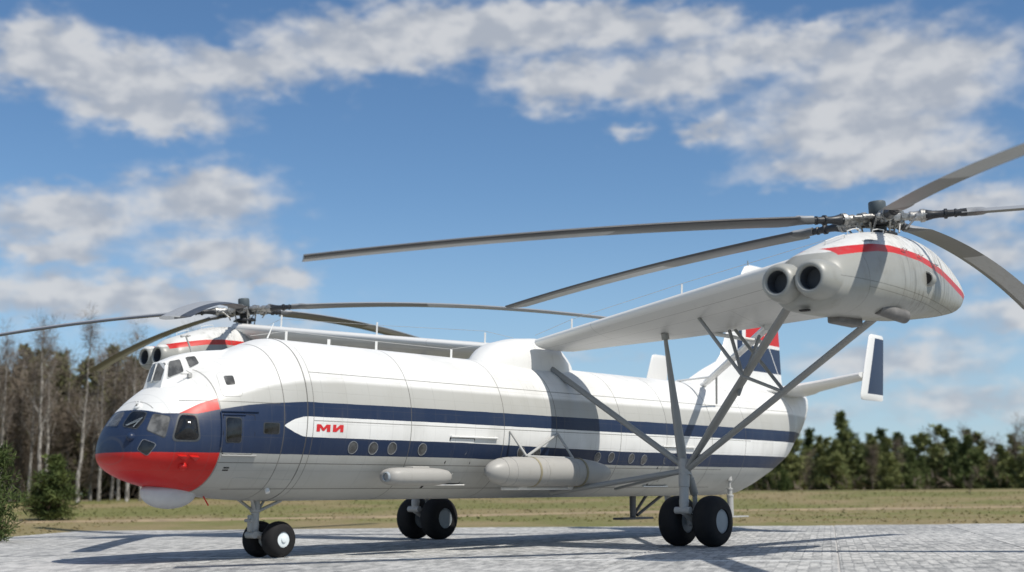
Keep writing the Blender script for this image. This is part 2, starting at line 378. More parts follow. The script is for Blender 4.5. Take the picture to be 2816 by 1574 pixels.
def paint(name, colr, amt=.25, rough=.38, streaky=False):
    m, t = new_mat(name); P = t.coords('Object'); c, s2 = grime(t, P, colr, amt)
    t.out(c, t.smooth(s2, .3, .7, rough * .85, rough * 1.2), 0, t.bump(t.noise(P, 1.2, 3), .1, .03), spec=.4); return m
paint('white_paint', WHITE, .22); paint('grey_paint', GREY, .35, .42); paint('red_paint', RED, .1, .3); paint('navy_paint', NAVY, .1, .35)
paint('strut_grey', rgb(.29, .29, .275), .3, .5); paint('strut_light', rgb(.38, .38, .365), .35, .45); paint('tank_grey', rgb(.36, .35, .325), .5, .5); paint('skid_dark', rgb(.07, .07, .072), .3, .5)
simple('rubber', (.012, .012, .013), .78, var=.3, scale=5, spec=.3)
simple('rim_grey', (.25, .285, .31), .45, var=.08); simple('rim_white', (.70, .76, .78), .4, var=.06)
simple('dark_metal', (.028, .030, .034), .42, metal=.2, var=.3, scale=6); simple('bare_metal', (.36, .355, .34), .42, metal=.75, var=.35, scale=9, bump=.25)
simple('cap_grey', (.085, .105, .115), .5, var=.12); simple('duct_dark', (.06, .068, .08), .5); simple('soot', (.05, .048, .05), .8, var=.3); simple('exhaust_grey', (.15, .145, .14), .6, var=.25)
simple('gap_dark', (.015, .014, .013), .9); simple('radome', (.50, .51, .52), .42, var=.05); simple('letter_red', (.62, .025, .03), .45, var=.06)
simple('frame_rubber', (.045, .05, .055), .45, var=.2, scale=8); simple('rim_dirty', (.20, .21, .225), .5, var=.25, scale=8)
simple('wire', (.5, .5, .48), .6); simple('strap_tan', (.27, .24, .16), .7, var=.15)
def glass(name, c, rough=.06, var=.8):
    m, t = new_mat(name); P = t.coords('Object'); nz = t.noise(P, 2.2, 4, .6)
    t.out(t.mix(t.smooth(nz, .35, .7), rgb(*[a * (1 - var) for a in c]), rgb(*c)), t.smooth(nz, .3, .7, rough, rough * 2.5), 0, None, coat=.15, spec=.45); return m
glass('cockpit_glass', (.022, .024, .027)); glass('port_glass', (.11, .112, .112), .16, .5); glass('hazy_glass', (.17, .17, .165), .16, .7)

# ------------------------------------------------------------------ helicopter: assembly
heli = bpy.data.objects.new('helicopter', None); col.objects.link(heli); heli.location = (18.4, 0, 0); heli.empty_display_size = 2; heli['shift'] = 1
tag(heli, 'huge white helicopter with blue stripes, red nose and two side rotors on the concrete pad', 'helicopter')
MT = MATS
X = [NP[0] + 1e-4] + [NP[0] + 6.2 * (k / 44) ** 2.1 for k in range(1, 45)] + list(np.arange(7, 26, .7)) + list(np.sort(np.append(np.linspace(26, 39.1, 46), [34.48, 34.52])))
mb = MB(); mb.loft([ringpts(x_, *sec(x_), 112) for x_ in X]); fus = mb.build('fuselage', MT['fuselage_paint'], heli, angle=60)
# frame band standing proud of the skin
mb = MB(); mb.loft([[(x_, p[1] * k, 4.11 + (p[2] - 4.11) * k) for p in ringpts(x_, *sec(x_), 112)] for x_, k in ((5.46, .999), (5.465, 1.004), (5.67, 1.004), (5.675, .999))], cap=False)
mb.build('frame_band', MT['fuselage_paint'], fus)
# nose glazing
def window(name, cor, glass_m, frame_m='frame_rubber', rad=.22, bulge=0., par=None, F=F_fus, gr=1.1, off=.012):
    mb = MB(); patch(mb, cor, off * .5, rad, 2, F=F, grow=gr); w_ = mb.build(name, MT[frame_m], par or fus)
    mb = MB(); patch(mb, cor, off, rad, 6, bulge, F=F, grow=.97, skirt=0.); mb.build('pane', MT[glass_m], w_); return w_
W1 = [(.892, -.323, 4.13), (1.007, -.863, 4.08), (.861, -.93, 3.85), (.707, -.871, 3.63), (.618, -.329, 3.727)]
W2 = [(1.087, -1.054, 4.043), (1.371, -1.445, 3.951), (1.167, -1.529, 3.377), (.84, -1.141, 3.588)]
W3 = [(1.60, -1.54, 4.02), (1.97, -1.77, 4.0), (2.0, -1.90, 3.33), (1.34, -1.63, 3.33)]
W4 = [(.746, -1.14, 3.356), (.993, -1.421, 3.216), (.825, -1.254, 2.905), (.635, -1.047, 3.072)]
W0 = [(.884, .0, 4.13), (.593, -.10, 3.712), (.676, .64, 3.732), (.96, .55, 4.10)]
mir = lambda c_: [(a, -b, d_) for a, b, d_ in c_]
window('nose_window', W0, 'hazy_glass', 'navy_paint', .12)
window('nose_window', W1, 'cockpit_glass'); window('nose_window', W2, 'hazy_glass', 'frame_rubber', .15, gr=1.05)
window('bubble_window', W3, 'cockpit_glass', bulge=.16, gr=1.13); window('chin_window', W4, 'cockpit_glass', 'rim_dirty', .22, gr=1.05)
for W_, nm in ((W2, 'nose_window'), (W4, 'chin_window')): window(nm, mir(W_), 'cockpit_glass')
window('bubble_window', mir(W3), 'cockpit_glass', bulge=.16)
# wiper on the pilot pane
mb = MB()
for a, b in (((.665, -.50, 3.70), (.86, -.86, 3.90)), ((.69, -.78, 3.66), (.875, -.89, 3.93)), ((.675, -.54, 3.69), (.80, -.83, 3.83))):
    mb.tube(project(a, off=.05)[0], project(b, off=.05)[0], .011, n=6)
mb.build('wiper', MT['rim_grey'], fus)
# crew door, with its window and rails
XZ = lambda pts, side=-1: [side_pt(a, b, side) for a, b in pts]
for side in (-1, 1):
    patch(MB(), XZ([(2.68, 4.05), (3.62, 4.05), (3.62, 2.98), (2.68, 2.98)], side), .005, .06, 5, grow=1.035).build('door_gap', MT['gap_dark'], fus)
    mb = MB(); patch(mb, XZ([(2.68, 4.05), (3.62, 4.05), (3.62, 2.98), (2.68, 2.98)], side), .012, .06, 5); door = mb.build('door', MT['fuselage_paint'], fus)
    window('door_window', XZ([(2.75, 3.97), (3.2, 3.955), (3.2, 3.30), (2.75, 3.30)], side), 'cockpit_glass', 'frame_rubber', .14, gr=1.08, off=.03)
    window('side_window', XZ([(3.93, 3.855), (4.44, 3.858), (4.44, 3.56), (3.93, 3.56)], side), 'cockpit_glass', 'frame_rubber', .14, gr=1.1)
    window('hatch_window', XZ([(3.04, 5.17), (3.30, 5.19), (3.24, 4.91), (2.98, 4.88)], side), 'hazy_glass', 'frame_rubber', .2, gr=1.1)
    mb = MB()
    for (a, za), (b, zb), r_ in (((2.63, 4.13), (3.75, 4.15), .022), ((2.68, 4.04), (3.33, 4.05), .02), ((2.62, 4.12), (2.60, 3.15), .02)):
        mb.path([side_pt(a + (b - a) * k / 5, za + (zb - za) * k / 5, side, .025) for k in range(6)], r_, 6)
    mb.build('door_rail', MT['navy_paint'], fus)
    mb = MB().path([side_pt(2.67 + 1.1 * k / 6, 2.945, side, .03) for k in range(7)], .022, 6)
    mb.build('door_rail', MT['strut_light'], fus)
# round cabin windows
POR = [(7.29, 3.235), (8.11, 3.23), (8.895, 3.243), (10.2, 3.237), (12.08, 3.258), (14.95, 3.235), (15.8, 3.23), (19.29, 3.125), (20.13, 3.13), (21.41, 3.11), (22.24, 3.075), (23.75, 3.12)]
for side in (-1, 1):
    for px, pz in POR:
        ring = lambda r_: [side_pt(px + r_ * math.cos(a), pz + r_ * math.sin(a), side) for a in np.linspace(0, 2 * math.pi, 20, endpoint=False)]
        mb = MB(); o_, i_ = ring(.195), ring(.172)
        nrm = project(side_pt(px, pz, side))[1]
        mb.loft([[p + nrm * d_ for p in pts] for pts, d_ in ((o_, -.01), (o_, .014), (i_, .014), (i_, -.012))], cap=False)
        fr_ = mb.build('porthole', MT['rim_dirty'], fus)
        mb = MB(); patch(mb, i_, .004, is_outline=True, rings=2, grow=1.01, skirt=-.01); mb.build('pane', MT['port_glass'], fr_)
# cabin doors with sliding rails
for (xa, xb, za, zb) in ((11.4, 12.52, 2.19, 3.62), (23.35, 24.5, 2.12, 3.56)):
    patch(MB(), XZ([(xa, zb), (xb, zb), (xb, za), (xa, za)]), .006, .05, 6, grow=1.07).build('door_gap', MT['gap_dark'], fus)
    mb = MB(); patch(mb, XZ([(xa, zb), (xb, zb), (xb, za), (xa, za)]), .016, .05, 6); d_ = mb.build('cabin_door', MT['fuselage_paint'], fus)
    mb = MB(); mb.path([side_pt(xa - .02 + k * .28, zb + .055, -1, .055) for k in range(9)], .032, 8)
    for k in (0, 4, 8): mb.box(side_pt(xa + k * .27, zb + .055, -1, .02), (.06, .08, .05))
    mb.build('door_rail', MT['white_paint'], fus)
    mb = MB(); mb.box(side_pt((xa + xb) / 2, za - .03, -1, .04), (xb - xa + .5, .10, .035)); mb.build('door_sill', MT['white_paint'], fus)
    mb = MB(); mb.path([side_pt(xa + .45, za + .12, -1, .03), side_pt(xa + .48, za + .3, -1, .05), side_pt(xa + .53, za + .32, -1, .03)], .012, 6); mb.build('door_handle', MT['strut_light'], d_)
# upper hatch outline, nose-gear bay outline
patch(MB(), XZ([(2.93, 5.25), (3.48, 5.30), (3.34, 4.58), (2.76, 4.56)]), .004, .2, 4, grow=1.03).build('hatch_gap', MT['strut_grey'], fus)
mb = MB(); patch(mb, XZ([(2.93, 5.25), (3.48, 5.30), (3.34, 4.58), (2.76, 4.56)]), .008, .2, 4, grow=1.); mb.build('hatch', MT['fuselage_paint'], fus)
mb = MB(); patch(mb, [project((a, b, c_))[0] for a, b, c_ in ((3.52, -1.03, 1.975), (3.33, -1.61, 2.36), (5.66, -1.56, 2.28), (5.84, -1.02, 1.89))], .007, .15, 4); mb.build('bay_panel', MT['fuselage_paint'], fus)
# lettering on the white band
def letters(poly, x0, w, z0, h):
    bm = bmesh.new(); vv = [bm.verts.new((a, 0, b)) for a, b in poly]; f_ = bm.faces.new(vv)
    bmesh.ops.triangulate(bm, faces=[f_]); bm.verts.index_update()
    pts = [side_pt(x0 + v.co.x * w, z0 + v.co.z * h, -1, .008) for v in bm.verts]; fc = [[v.index for v in f.verts] for f in bm.faces]; bm.free(); return pts, fc
mb = MB()
mb.add(*letters([(0, 0), (0, 1), (.30, 1), (.5, .52), (.70, 1), (1, 1), (1, 0), (.75, 0), (.75, .58), (.56, .12), (.44, .12), (.25, .58), (.25, 0)], 5.80, .52, 3.668, .212))
mb.add(*letters([(0, 0), (0, 1), (.30, 1), (.30, .46), (.66, 1), (1, 1), (1, 0), (.70, 0), (.70, .54), (.34, 0)], 6.42, .405, 3.675, .212))
mb.build('lettering', MT['letter_red'], fus, smooth=False)
# small fittings on the nose
mb = MB()
mb.lathe(project((.586, -.808, 3.409))[0] - Vector((0, 0, 0)), project((.586, -.808, 3.409))[1], [(-.05, .13), (.02, .125), (.07, .105), (.11, .07), (.125, .0)], 16); mb.build('nose_lamp', MT['navy_paint'], fus)
mb = MB()
for p in ((1.59, -1.7, 2.912), (1.9, -1.79, 2.9)):
    q, n = project(p); mb.add([q + Vector((-.14, 0, .03)) + n * .0, q + Vector((.14, 0, .03)), q + Vector((.14, 0, .03)) + n * .16, q + Vector((-.10, 0, .03)) + n * .13, q + Vector((.05, 0, -.12)), q + Vector((.10, 0, -.12))], [(0, 1, 2, 3), (0, 3, 4), (3, 2, 5, 4), (2, 1, 5), (0, 4, 5, 1)])
q, n = project((1.716, -1.58, 2.63)); mb.lathe(q, n, [(-.1, .13), (.03, .12), (.09, .08), (.11, 0.)], 14)
mb.build('nose_fairing', MT['red_paint'], fus)
for xa, xb, za, zb in ((2.88, 3.06, 2.582, 2.618), (2.88, 3.06, 2.517, 2.553), (10.92, 11.02, 2.02, 2.12)):
    patch(MB(), XZ([(xa, zb), (xb, zb), (xb, za), (xa, za)]), .004, .2, 1).build('vent_slot', MT['gap_dark'], fus)
q, n = project((4.8, -1.235, 2.02)); mb = MB().tube(q - n * .03, q + n * .12, .075, .07, 14); mb.build('landing_lamp', MT['white_paint'], fus)
mb = MB(); mb.tube((3.29, -.3, 1.82), (3.47, -.3, 1.565), .022, n=8); mb.build('drain_mast', MT['red_paint'], fus)
# chin radome
mb = MB(); rg = []
for k in range(15):
    u = k / 14; a = math.pi * u; cx_, L_ = 2.34, .80
    s_ = math.sin(a) ** .8 if 0 < k < 14 else .01
    rg.append([(cx_ - L_ * math.cos(a), .62 * s_ * math.cos(b), 1.98 + (.50 if math.sin(b) < 0 else .25) * s_ * math.sin(b)) for b in np.linspace(0, 2 * math.pi, 28, endpoint=False)])
mb.loft(rg); mb.build('radome', MT['radome'], heli)
# upper cockpit
CW = [(1.63, 5.56, .42), (1.9, 5.66, .47), (2.3, 5.80, .52), (2.8, 5.925, .55), (3.3, 6.01, .53), (3.9, 6.08, .46), (4.6, 6.2, .36)]
def can_w(x, z):
    xs_, zt_, w_ = zip(*CW); zt = np.interp(x, xs_, zt_); w0 = np.interp(x, xs_, w_)
    u = max(0, (z - 5.0) / (zt - 5.0)); return w0 * (1 - .22 * u ** 2) if u < .8 else w0 * (.86) * math.sqrt(max(0, 1 - ((u - .8) / .2) ** 2)) if u < 1 else 0
rg = []
for x_, zt, w_ in CW:
    prof = [(1.12, 4.3), (1.04, 4.85), (1.0, 5.0), (.99, 5.0 + (zt - 5) * .3), (.93, 5 + (zt - 5) * .6), (.87, 5 + (zt - 5) * .78), (.72, 5 + (zt - 5) * .91), (.45, 5 + (zt - 5) * .985), (.2, zt)]
    r_ = [(-w_ * a, z_) for a, z_ in prof] + [(w_ * a, z_) for a, z_ in prof[::-1]]
    k = max(0, 1 - (x_ - 1.63) / .9)
    rg.append([(x_ + (z_ - 5.0) * .30 * k + (abs(y_) * .22 if k == 1 else 0), y_, z_) for y_, z_ in r_])
cr = MB().loft(rg).build('cockpit_canopy', MT['white_paint'], heli, angle=30)
def flatpane(pts, name='canopy_window', gm='hazy_glass'):
    pts = [Vector(p) for p in pts]; ct = sum(pts, Vector()) / len(pts); n = (pts[1] - pts[0]).cross(pts[2] - pts[0]).normalized()
    if n.dot(ct - Vector((3.0, 0, 5.2))) < 0: n = -n
    ol = outline(pts, .16, 3); mb = MB(); k = len(ol)
    mb.loft([[ct + (p - ct) * 1.07 + n * d_ for p in ol] for d_ in (-.03, .012)]); f_ = mb.build(name, MT['white_paint'], cr)
    mb = MB(); mb.loft([[p + n * d_ for p in ol] for d_ in (-.03, .02)]); mb.build('pane', MT[gm], f_)
def cs(x, z, sd): return (x, sd * (can_w(x, z) + .004), z)
for sd in (-1, 1):
    flatpane([(1.675, sd * .04, 5.03), (1.76, sd * .385, 5.03), (1.885, sd * .345, 5.53), (1.825, sd * .04, 5.54)])
    flatpane([cs(1.86, 5.10, sd), cs(2.36, 5.31, sd), cs(2.26, 5.66, sd), cs(1.93, 5.575, sd)])
    flatpane([cs(2.55, 5.43, sd), cs(2.86, 5.58, sd), cs(2.74, 5.785, sd), cs(2.44, 5.73, sd)])
# probes and aerials
mb = MB(); mb.tube((2.9, -.1, 5.9), (2.67, -.1, 6.37), .03, .024, 8); mb.tube((2.5, -.1, 6.36), (2.82, -.1, 6.41), .018, n=8); mb.tube((2.5, -.1, 6.36), (2.56, -.1, 6.37), .035, n=8); mb.tube((2.7, -.1, 6.39), (2.76, -.1, 6.40), .035, n=8); mb.build('pitot_mast', MT['strut_light'], cr)
q, n = project((.99, -.4, 4.3)); mb = MB(); mb.lathe(q, n, [(-.05, .13), (.04, .11), (.07, .05)], 12); mb.tube(q, q + Vector((-.09, .02, .16)), .012, n=6); mb.tube(q, q + Vector((.05, .02, .18)), .012, n=6); mb.build('ice_probe', MT['white_paint'], fus)
q, n = project((2.35, -.85, 5.1)); mb = MB(); mb.box(q + n * .05, (.12, .08, .1)); mb.tube(q + n * .12, q + n * .12 + Vector((-.28, -.02, -.03)), .014, n=6); mb.tube(q + n * .1 + Vector((.08, 0, .02)), q + n * .1 + Vector((-.1, 0, .1)), .012, n=6); mb.build('pitot_probe', MT['strut_light'], fus)
for xa, h_, w_ in ((6.35, .33, .09), (8.07, .22, .12), (10.11, .33, .10), (13.67, .34, .10)):
    mb = MB(); mb.loft([[(xa + w_ * (a - .5) + (z_ - 6.5) * .04, b, z_) for a, b in ((0, 0), (.3, .022), (1, .005), (1, -.005), (.3, -.022))] for z_ in (6.48, 6.54 + h_ * .98)]); mb.build('aerial_post', MT['white_paint'], fus)
mb = MB().tube((5.6, 0, 6.5), (5.87, 0, 7.07), .03, .012, 8); mb.build('whip_aerial', MT['white_paint'], fus)
mb = MB().path([(5.0, 0, 6.60), (6.35, 0, 6.86), (10.1, 0, 6.86), (13.67, 0, 6.88), (15.2, 0, 7.15)], .007, 5); mb.build('aerial_wire', MT['wire'], fus)
# wing root fairing on the roof
def csp_lin(x_, a, b): return float(np.interp(x_, a, b))
rg = []
for k in range(31):
    u = k / 30; x_ = 14.75 + 5.35 * u ** 1.15
    top = csp_lin(x_, [14.75, 14.95, 15.35, 15.75, 16.7, 17.9, 18.7, 19.3, 19.8, 20.1], [6.5, 6.75, 7.08, 7.27, 7.5, 7.61, 7.52, 7.15, 6.72, 6.5])
    hw_ = csp_lin(x_, [14.75, 15.0, 15.5, 16.3, 18.6, 19.5, 20.1], [.25, .55, .85, 1.08, 1.12, .8, .4])
    ring = []
    for a in np.linspace(0, math.pi, 25):
        c_, s_ = math.cos(a), math.sin(a)
        ring.append((x_, hw_ * math.copysign(abs(c_) ** .8, c_), 6.2 + (top - 6.2) * abs(s_) ** .75))
    rg.append(ring + [(x_, -hw_ * .6, 6.05), (x_, hw_ * .6, 6.05)])
MB().loft(rg).build('wing_fairing', MT['white_paint'], heli, angle=50)
# wings
def airfoil(n=15):
    up, lo = [], []
    for k in range(n):
        u = (1 - math.cos(math.pi * k / (n - 1))) / 2; th = 5 * (.2969 * math.sqrt(u) - .126 * u - .3516 * u ** 2 + .2843 * u ** 3 - .1036 * u ** 4)
        up.append((u, th)); lo.append((u, -th))
    return up + lo[-2:0:-1]
AF = airfoil()
m, t = new_mat('wing_paint'); P = t.coords('Object'); x, y, z = t.sep(P)
c, s2 = grime(t, P, rgb(.66, .66, .64), .25)
xs_ = x + y.abs() * .124
ln = line(t, xs_, 17.5, .012).mx(line(t, xs_, 18.2, .009)).mx(line(t, x, 18.55, .008)).mx(line(t, y.abs(), 4.1, .008)).mx(line(t, y.abs(), 9.4, .008) * x.gt(17.1))
c = t.mix(xs_.lt(17.1), c, WHITE); c = t.mix(ln * .5, c, rgb(.16, .15, .14))
t.out(c, .4, 0, t.bump(t.noise(P, 1.5, 3), .1, .03), coat=.08)
BANK = .009
wings = {}
for sd in (-1, 1):
    rg = []
    for yy in (1.2, 2.2, 3, 4.5, 6, 8, 10, 12, 13.6, 15.0):
        le = Vector((16.95 - .124 * yy, 0, 7.40 + .129 * yy - .25)); te = Vector((19.1 + .015 * yy, 0, float(np.interp(yy, [1, 3.4, 5.5, 7.4, 9.3, 15], [7.12, 7.2, 7.25, 7.31, 7.41, 7.72]))))
        ch = te - le; nn = Vector((-ch.z, 0, ch.x)).normalized(); L_ = ch.length; ring = []
        for u, th in AF:
            p = le + ch * u + nn * (th * L_ * .175 + .025 * L_ * 4 * u * (1 - u) * .5)
            ring.append((p.x, sd * yy, p.z + BANK * sd * yy))
        rg.append(ring)
    wings[sd] = MB().loft(rg).build('wing', MT['wing_paint'], heli, angle=50)
    posts = ((1.6, .3), (7.0, .40), (12.4, .42)) if sd > 0 else ((2.8, .28), (8.0, .24))
    for py, h_ in posts:
        px_ = 17.35 - .124 * py; zb_ = 7.40 + .129 * py + BANK * sd * py
        mb = MB(); mb.loft([[(px_ + .09 * (a - .5), sd * py + b - .02 * u, zb_ - .15 + (h_ + .15) * u) for a, b in ((0, 0), (.3, .03), (1, .006), (1, -.006), (.3, -.03))] for u in (0, 1)]); mb.build('aerial_post', MT['white_paint'], wings[sd])
    if sd > 0: wp = [(15.7, 13.4, 9.1), (15.81, 12.4, 9.36), (16.48, 7.0, 8.65), (17.15, 1.6, 7.98), (17.2, .2, 7.6)]
    else: wp = [(17.2, -.9, 7.6), (17.0, -2.8, 7.99), (16.36, -8.0, 8.62), (15.8, -14, 9.3)]
    MB().path(wp, .008, 5).build('aerial_wire', MT['wire'], wings[sd])

# ------------------------------------------------------------------ nacelles
NXS = [10.5, 11.2, 12.4, 13.6, 15, 16.5, 18, 19.5, 20.8, 21.6]
NTP = [7.56, 7.95, 8.42, 8.83, 9.09, 9.20, 9.16, 8.90, 8.46, 8.03]
NBT = [6.55, 6.43, 6.44, 6.49, 6.57, 6.70, 6.90, 7.13, 7.45, 8.0]
NHW = [.76, 1.01, 1.16, 1.21, 1.17, 1.04, .82, .54, .27, .02]
def csp(xs_, ys_, x_):
    i = max(0, min(len(xs_) - 2, int(np.searchsorted(xs_, x_)) - 1)); 
    def sl(k):
        if k <= 0 or k >= len(xs_) - 1: return (ys_[min(k + 1, len(xs_) - 1)] - ys_[max(k - 1, 0)]) / (xs_[min(k + 1, len(xs_) - 1)] - xs_[max(k - 1, 0)])
        return (ys_[k + 1] - ys_[k - 1]) / (xs_[k + 1] - xs_[k - 1])
    h = xs_[i + 1] - xs_[i]; u = (x_ - xs_[i]) / h
    return (2*u**3-3*u**2+1)*ys_[i] + (u**3-2*u**2+u)*h*sl(i) + (-2*u**3+3*u**2)*ys_[i+1] + (u**3-u**2)*h*sl(i+1)
m, t = new_mat('nacelle_paint'); P = t.coords('Object'); x, y, z = t.sep(P)
rb = t.curve(x, [(8, 7.9), (11.4, 7.96), (12.4, 8.15), (13.3, 8.30), (14.2, 8.37), (16, 8.37), (18, 8.22), (20, 8.0), (21.5, 7.85), (24, 7.7)], (8., 24.), 10.)
dzr = z - rb
c = t.mix(dzr.gt(0.), rgb(.315, .318, .295), rgb(.66, .66, .635)); c = t.mix(dzr.abs().lt(.112) * x.gt(11.6), c, RED)
st = t.noise(t.comb(x * 5., y * 2., z * .3), 1.8, 5, .7); st2 = t.noise(P, .7, 4)
c = t.mix(t.smooth(st, .46, .66) * t.smooth(st2, .34, .56) * .8 * t.smooth(x, 13., 15.), c, rgb(.11, .105, .09))
st3 = t.noise(P, 1.8, 6, .65)
c = t.mix(t.smooth(st3, .48, .78) * .42, c, rgb(.20, .19, .155))
ln = line(t, z, 7.28, .009) * x.gt(11.2) ; ln = ln.mx(line(t, x, 12.5, .009) * z.lt(8.0)).mx(line(t, x, 14.6, .007) * z.lt(8.1)).mx(line(t, x, 16.3, .006) * z.gt(8.4)).mx(line(t, z, 7.12, .007) * x.gt(12.5) * x.lt(19.5))
c = t.mix(ln * .7, c, rgb(.07, .068, .06))
t.out(c, .4, 0, t.bump(t.noise(P, 1.6, 3), .12, .03), coat=.08)
rotor_info = {}
YN = 15.32
def make_nacelle(sd):
    bz = .06 if sd > 0 else 0.; yc = sd * YN
    xs_ = np.concatenate([10.97 + .7 * (np.linspace(0, 1, 9) ** 1.6), np.linspace(11.7, 20.6, 34), 21.6 - .9 * (np.linspace(1, 0, 9)[1:] ** 1.7)])
    rg = []
    for k, x_ in enumerate(xs_):
        tp, bt, hw_ = csp(NXS, NTP, x_), csp(NXS, NBT, x_), max(.015, csp(NXS, NHW, x_))
        if x_ < 11.5:
            f_ = math.sqrt(max(.02, 1 - ((11.5 - x_) / .54) ** 2)) * .45 + .55; zc = 7.1; tp, bt, hw_ = zc + (tp - zc) * f_, zc - (zc - bt) * f_, hw_ * f_
        zc = bt + (tp - bt) * (.42 if x_ < 20 else .42)
        rg.append([(a, b, c_ + bz) for a, b, c_ in ringpts(x_, bt, tp, hw_, zc, 56, yc, 2.2)])
    nac = MB().loft(rg).build('engine_nacelle', MT['nacelle_paint'], heli, angle=60)
    def F_n(p):
        tp, bt, hw_ = csp(NXS, NTP, p.x), csp(NXS, NBT, p.x), max(.015, csp(NXS, NHW, p.x)); zc = bt + (tp - bt) * .42; z_ = p.z - bz
        s = (z_ - zc) / (tp - zc) if z_ > zc else (zc - z_) / (zc - bt)
        return (abs(p.y - yc) / hw_) ** 2.2 + abs(s) ** 2.2 - 1
    for k in (-1, 1):
        mb = MB(); o_ = (0, yc + k * .475, 7.195 + bz)
        mb.lathe(o_, (1, 0, 0), [(13.2, .50), (12.2, .54), (11.3, .535), (10.95, .525), (10.75, .505), (10.6, .465), (10.52, .41), (10.49, .36), (10.51, .32), (10.57, .295)], 36)
        mb.build('engine_intake', MT['nacelle_paint'], nac, angle=70)
        mb = MB(); mb.lathe(o_, (1, 0, 0), [(10.57, .295), (10.7, .285), (10.93, .28), (10.94, .0)], 32); mb.build('intake_duct', MT['duct_dark'], nac)
    # cooling outlet on the outer flank, with its hood
    q, n = project((16.45, yc + sd * 1.0, 7.8 + bz), F_n)
    up_ = Vector((0, 0, 1)); mb = MB(); rg = []
    for dx_, sc_ in ((-.14, 1.), (-.12, 1.06), (.1, 1.02), (.32, .6), (.45, .12)):
        rg.append([q + Vector((dx_, 0, 0)) - n * .05 + (n * (.24 * sc_ * max(0, math.sin(a)) + .001) + up_ * (.22 * sc_ * math.cos(a))) for a in np.linspace(0, 2 * math.pi, 20, endpoint=False)])
    mb.loft(rg); mb.build('cooling_outlet', MT['nacelle_paint'], nac)
    mb = MB(); mb.loft([[q + Vector((-.142 + d_, 0, 0)) - n * .05 + (n * (.19 * max(0, math.sin(a)) + .02) + up_ * (.17 * math.cos(a))) for a in np.linspace(0, 2 * math.pi, 20, endpoint=False)] for d_ in (0, -.004)]); mb.build('outlet_opening', MT['gap_dark'], nac)
    # exhausts below
    mb = MB(); mb.tube((13.9, yc + sd * .66, 6.74 + bz), (15.15, yc + sd * .86, 6.60 + bz), .17, .19, 20, mids=((.6, .19),)); mb.build('exhaust_pipe', MT['exhaust_grey'], nac)
    mb = MB(); mb.lathe((15.151, yc + sd * .86, 6.60 + bz), (1, .1 * sd, -.1), [(0, .0), (.004, .155)], 18); mb.build('exhaust_mouth', MT['gap_dark'], nac)
    mb = MB(); mb.box((13.5, yc - sd * .1, 6.42 + bz), (1.4, .38, .24), bev=.06); mb.build('exhaust_pipe', MT['exhaust_grey'], nac)
    mb = MB(); patch(mb, [(10.98, yc + sd * .16, 6.45 + bz), (10.98, yc - sd * .14, 6.45 + bz), (11.14, yc - sd * .14, 6.45 + bz), (11.14, yc + sd * .16, 6.45 + bz)], .006, .3, 1, F=F_n); mb.build('vent_slot', MT['gap_dark'], nac)
    for px, pz in ((14.9, 8.42), (16.0, 8.42), (17.2, 8.32)):     # foot steps
        q, n = project((px, yc + sd * 1., pz + bz), F_n); a = Vector((.13, 0, 0)); mb = MB()
        mb.path([q - a, q - a + n * .10, q + a + n * .10, q + a], .014, 6); mb.build('foot_step', MT['white_paint'], nac)
    for pts in (((12.1, .15), (12.5, .25), (12.9, .3)), ((14.2, .5), (14.5, .5), (14.9, .5)), ((13.5, .1), (13.9, .1), (14.2, .1))):
        P_ = [project((px, yc + sd * dy_, csp(NXS, NTP, px) + bz - .02), F_n) for px, dy_ in pts]; mb = MB()
        mb.path([P_[0][0], P_[0][0] + P_[0][1] * .1, P_[1][0] + P_[1][1] * .12, P_[2][0] + P_[2][1] * .1, P_[2][0]], .014, 6); mb.build('hand_rail', MT['white_paint'], nac)
    mb = MB()
    for k in range(8):
        px = 13.1 + k * .07; patch(mb, [project((px + a, yc + sd * .75, 8.5 + bz + b), F_n)[0] for a, b in ((0, .1), (.022, .1), (.022, -.04 - (k % 3) * .02), (0, -.04))], .003, .1, 1, F=F_n)
    mb.build('louvre', MT['gap_dark'], nac)
    if sd > 0:
        for o in [nac] + list(nac.children):
            for v in o.data.vertices:
                d_ = max(0, 15.9 - v.co.x); v.co.x += d_ * .14; v.co.z += d_ * .068
    return nac
for sd in (-1, 1): make_nacelle(sd)

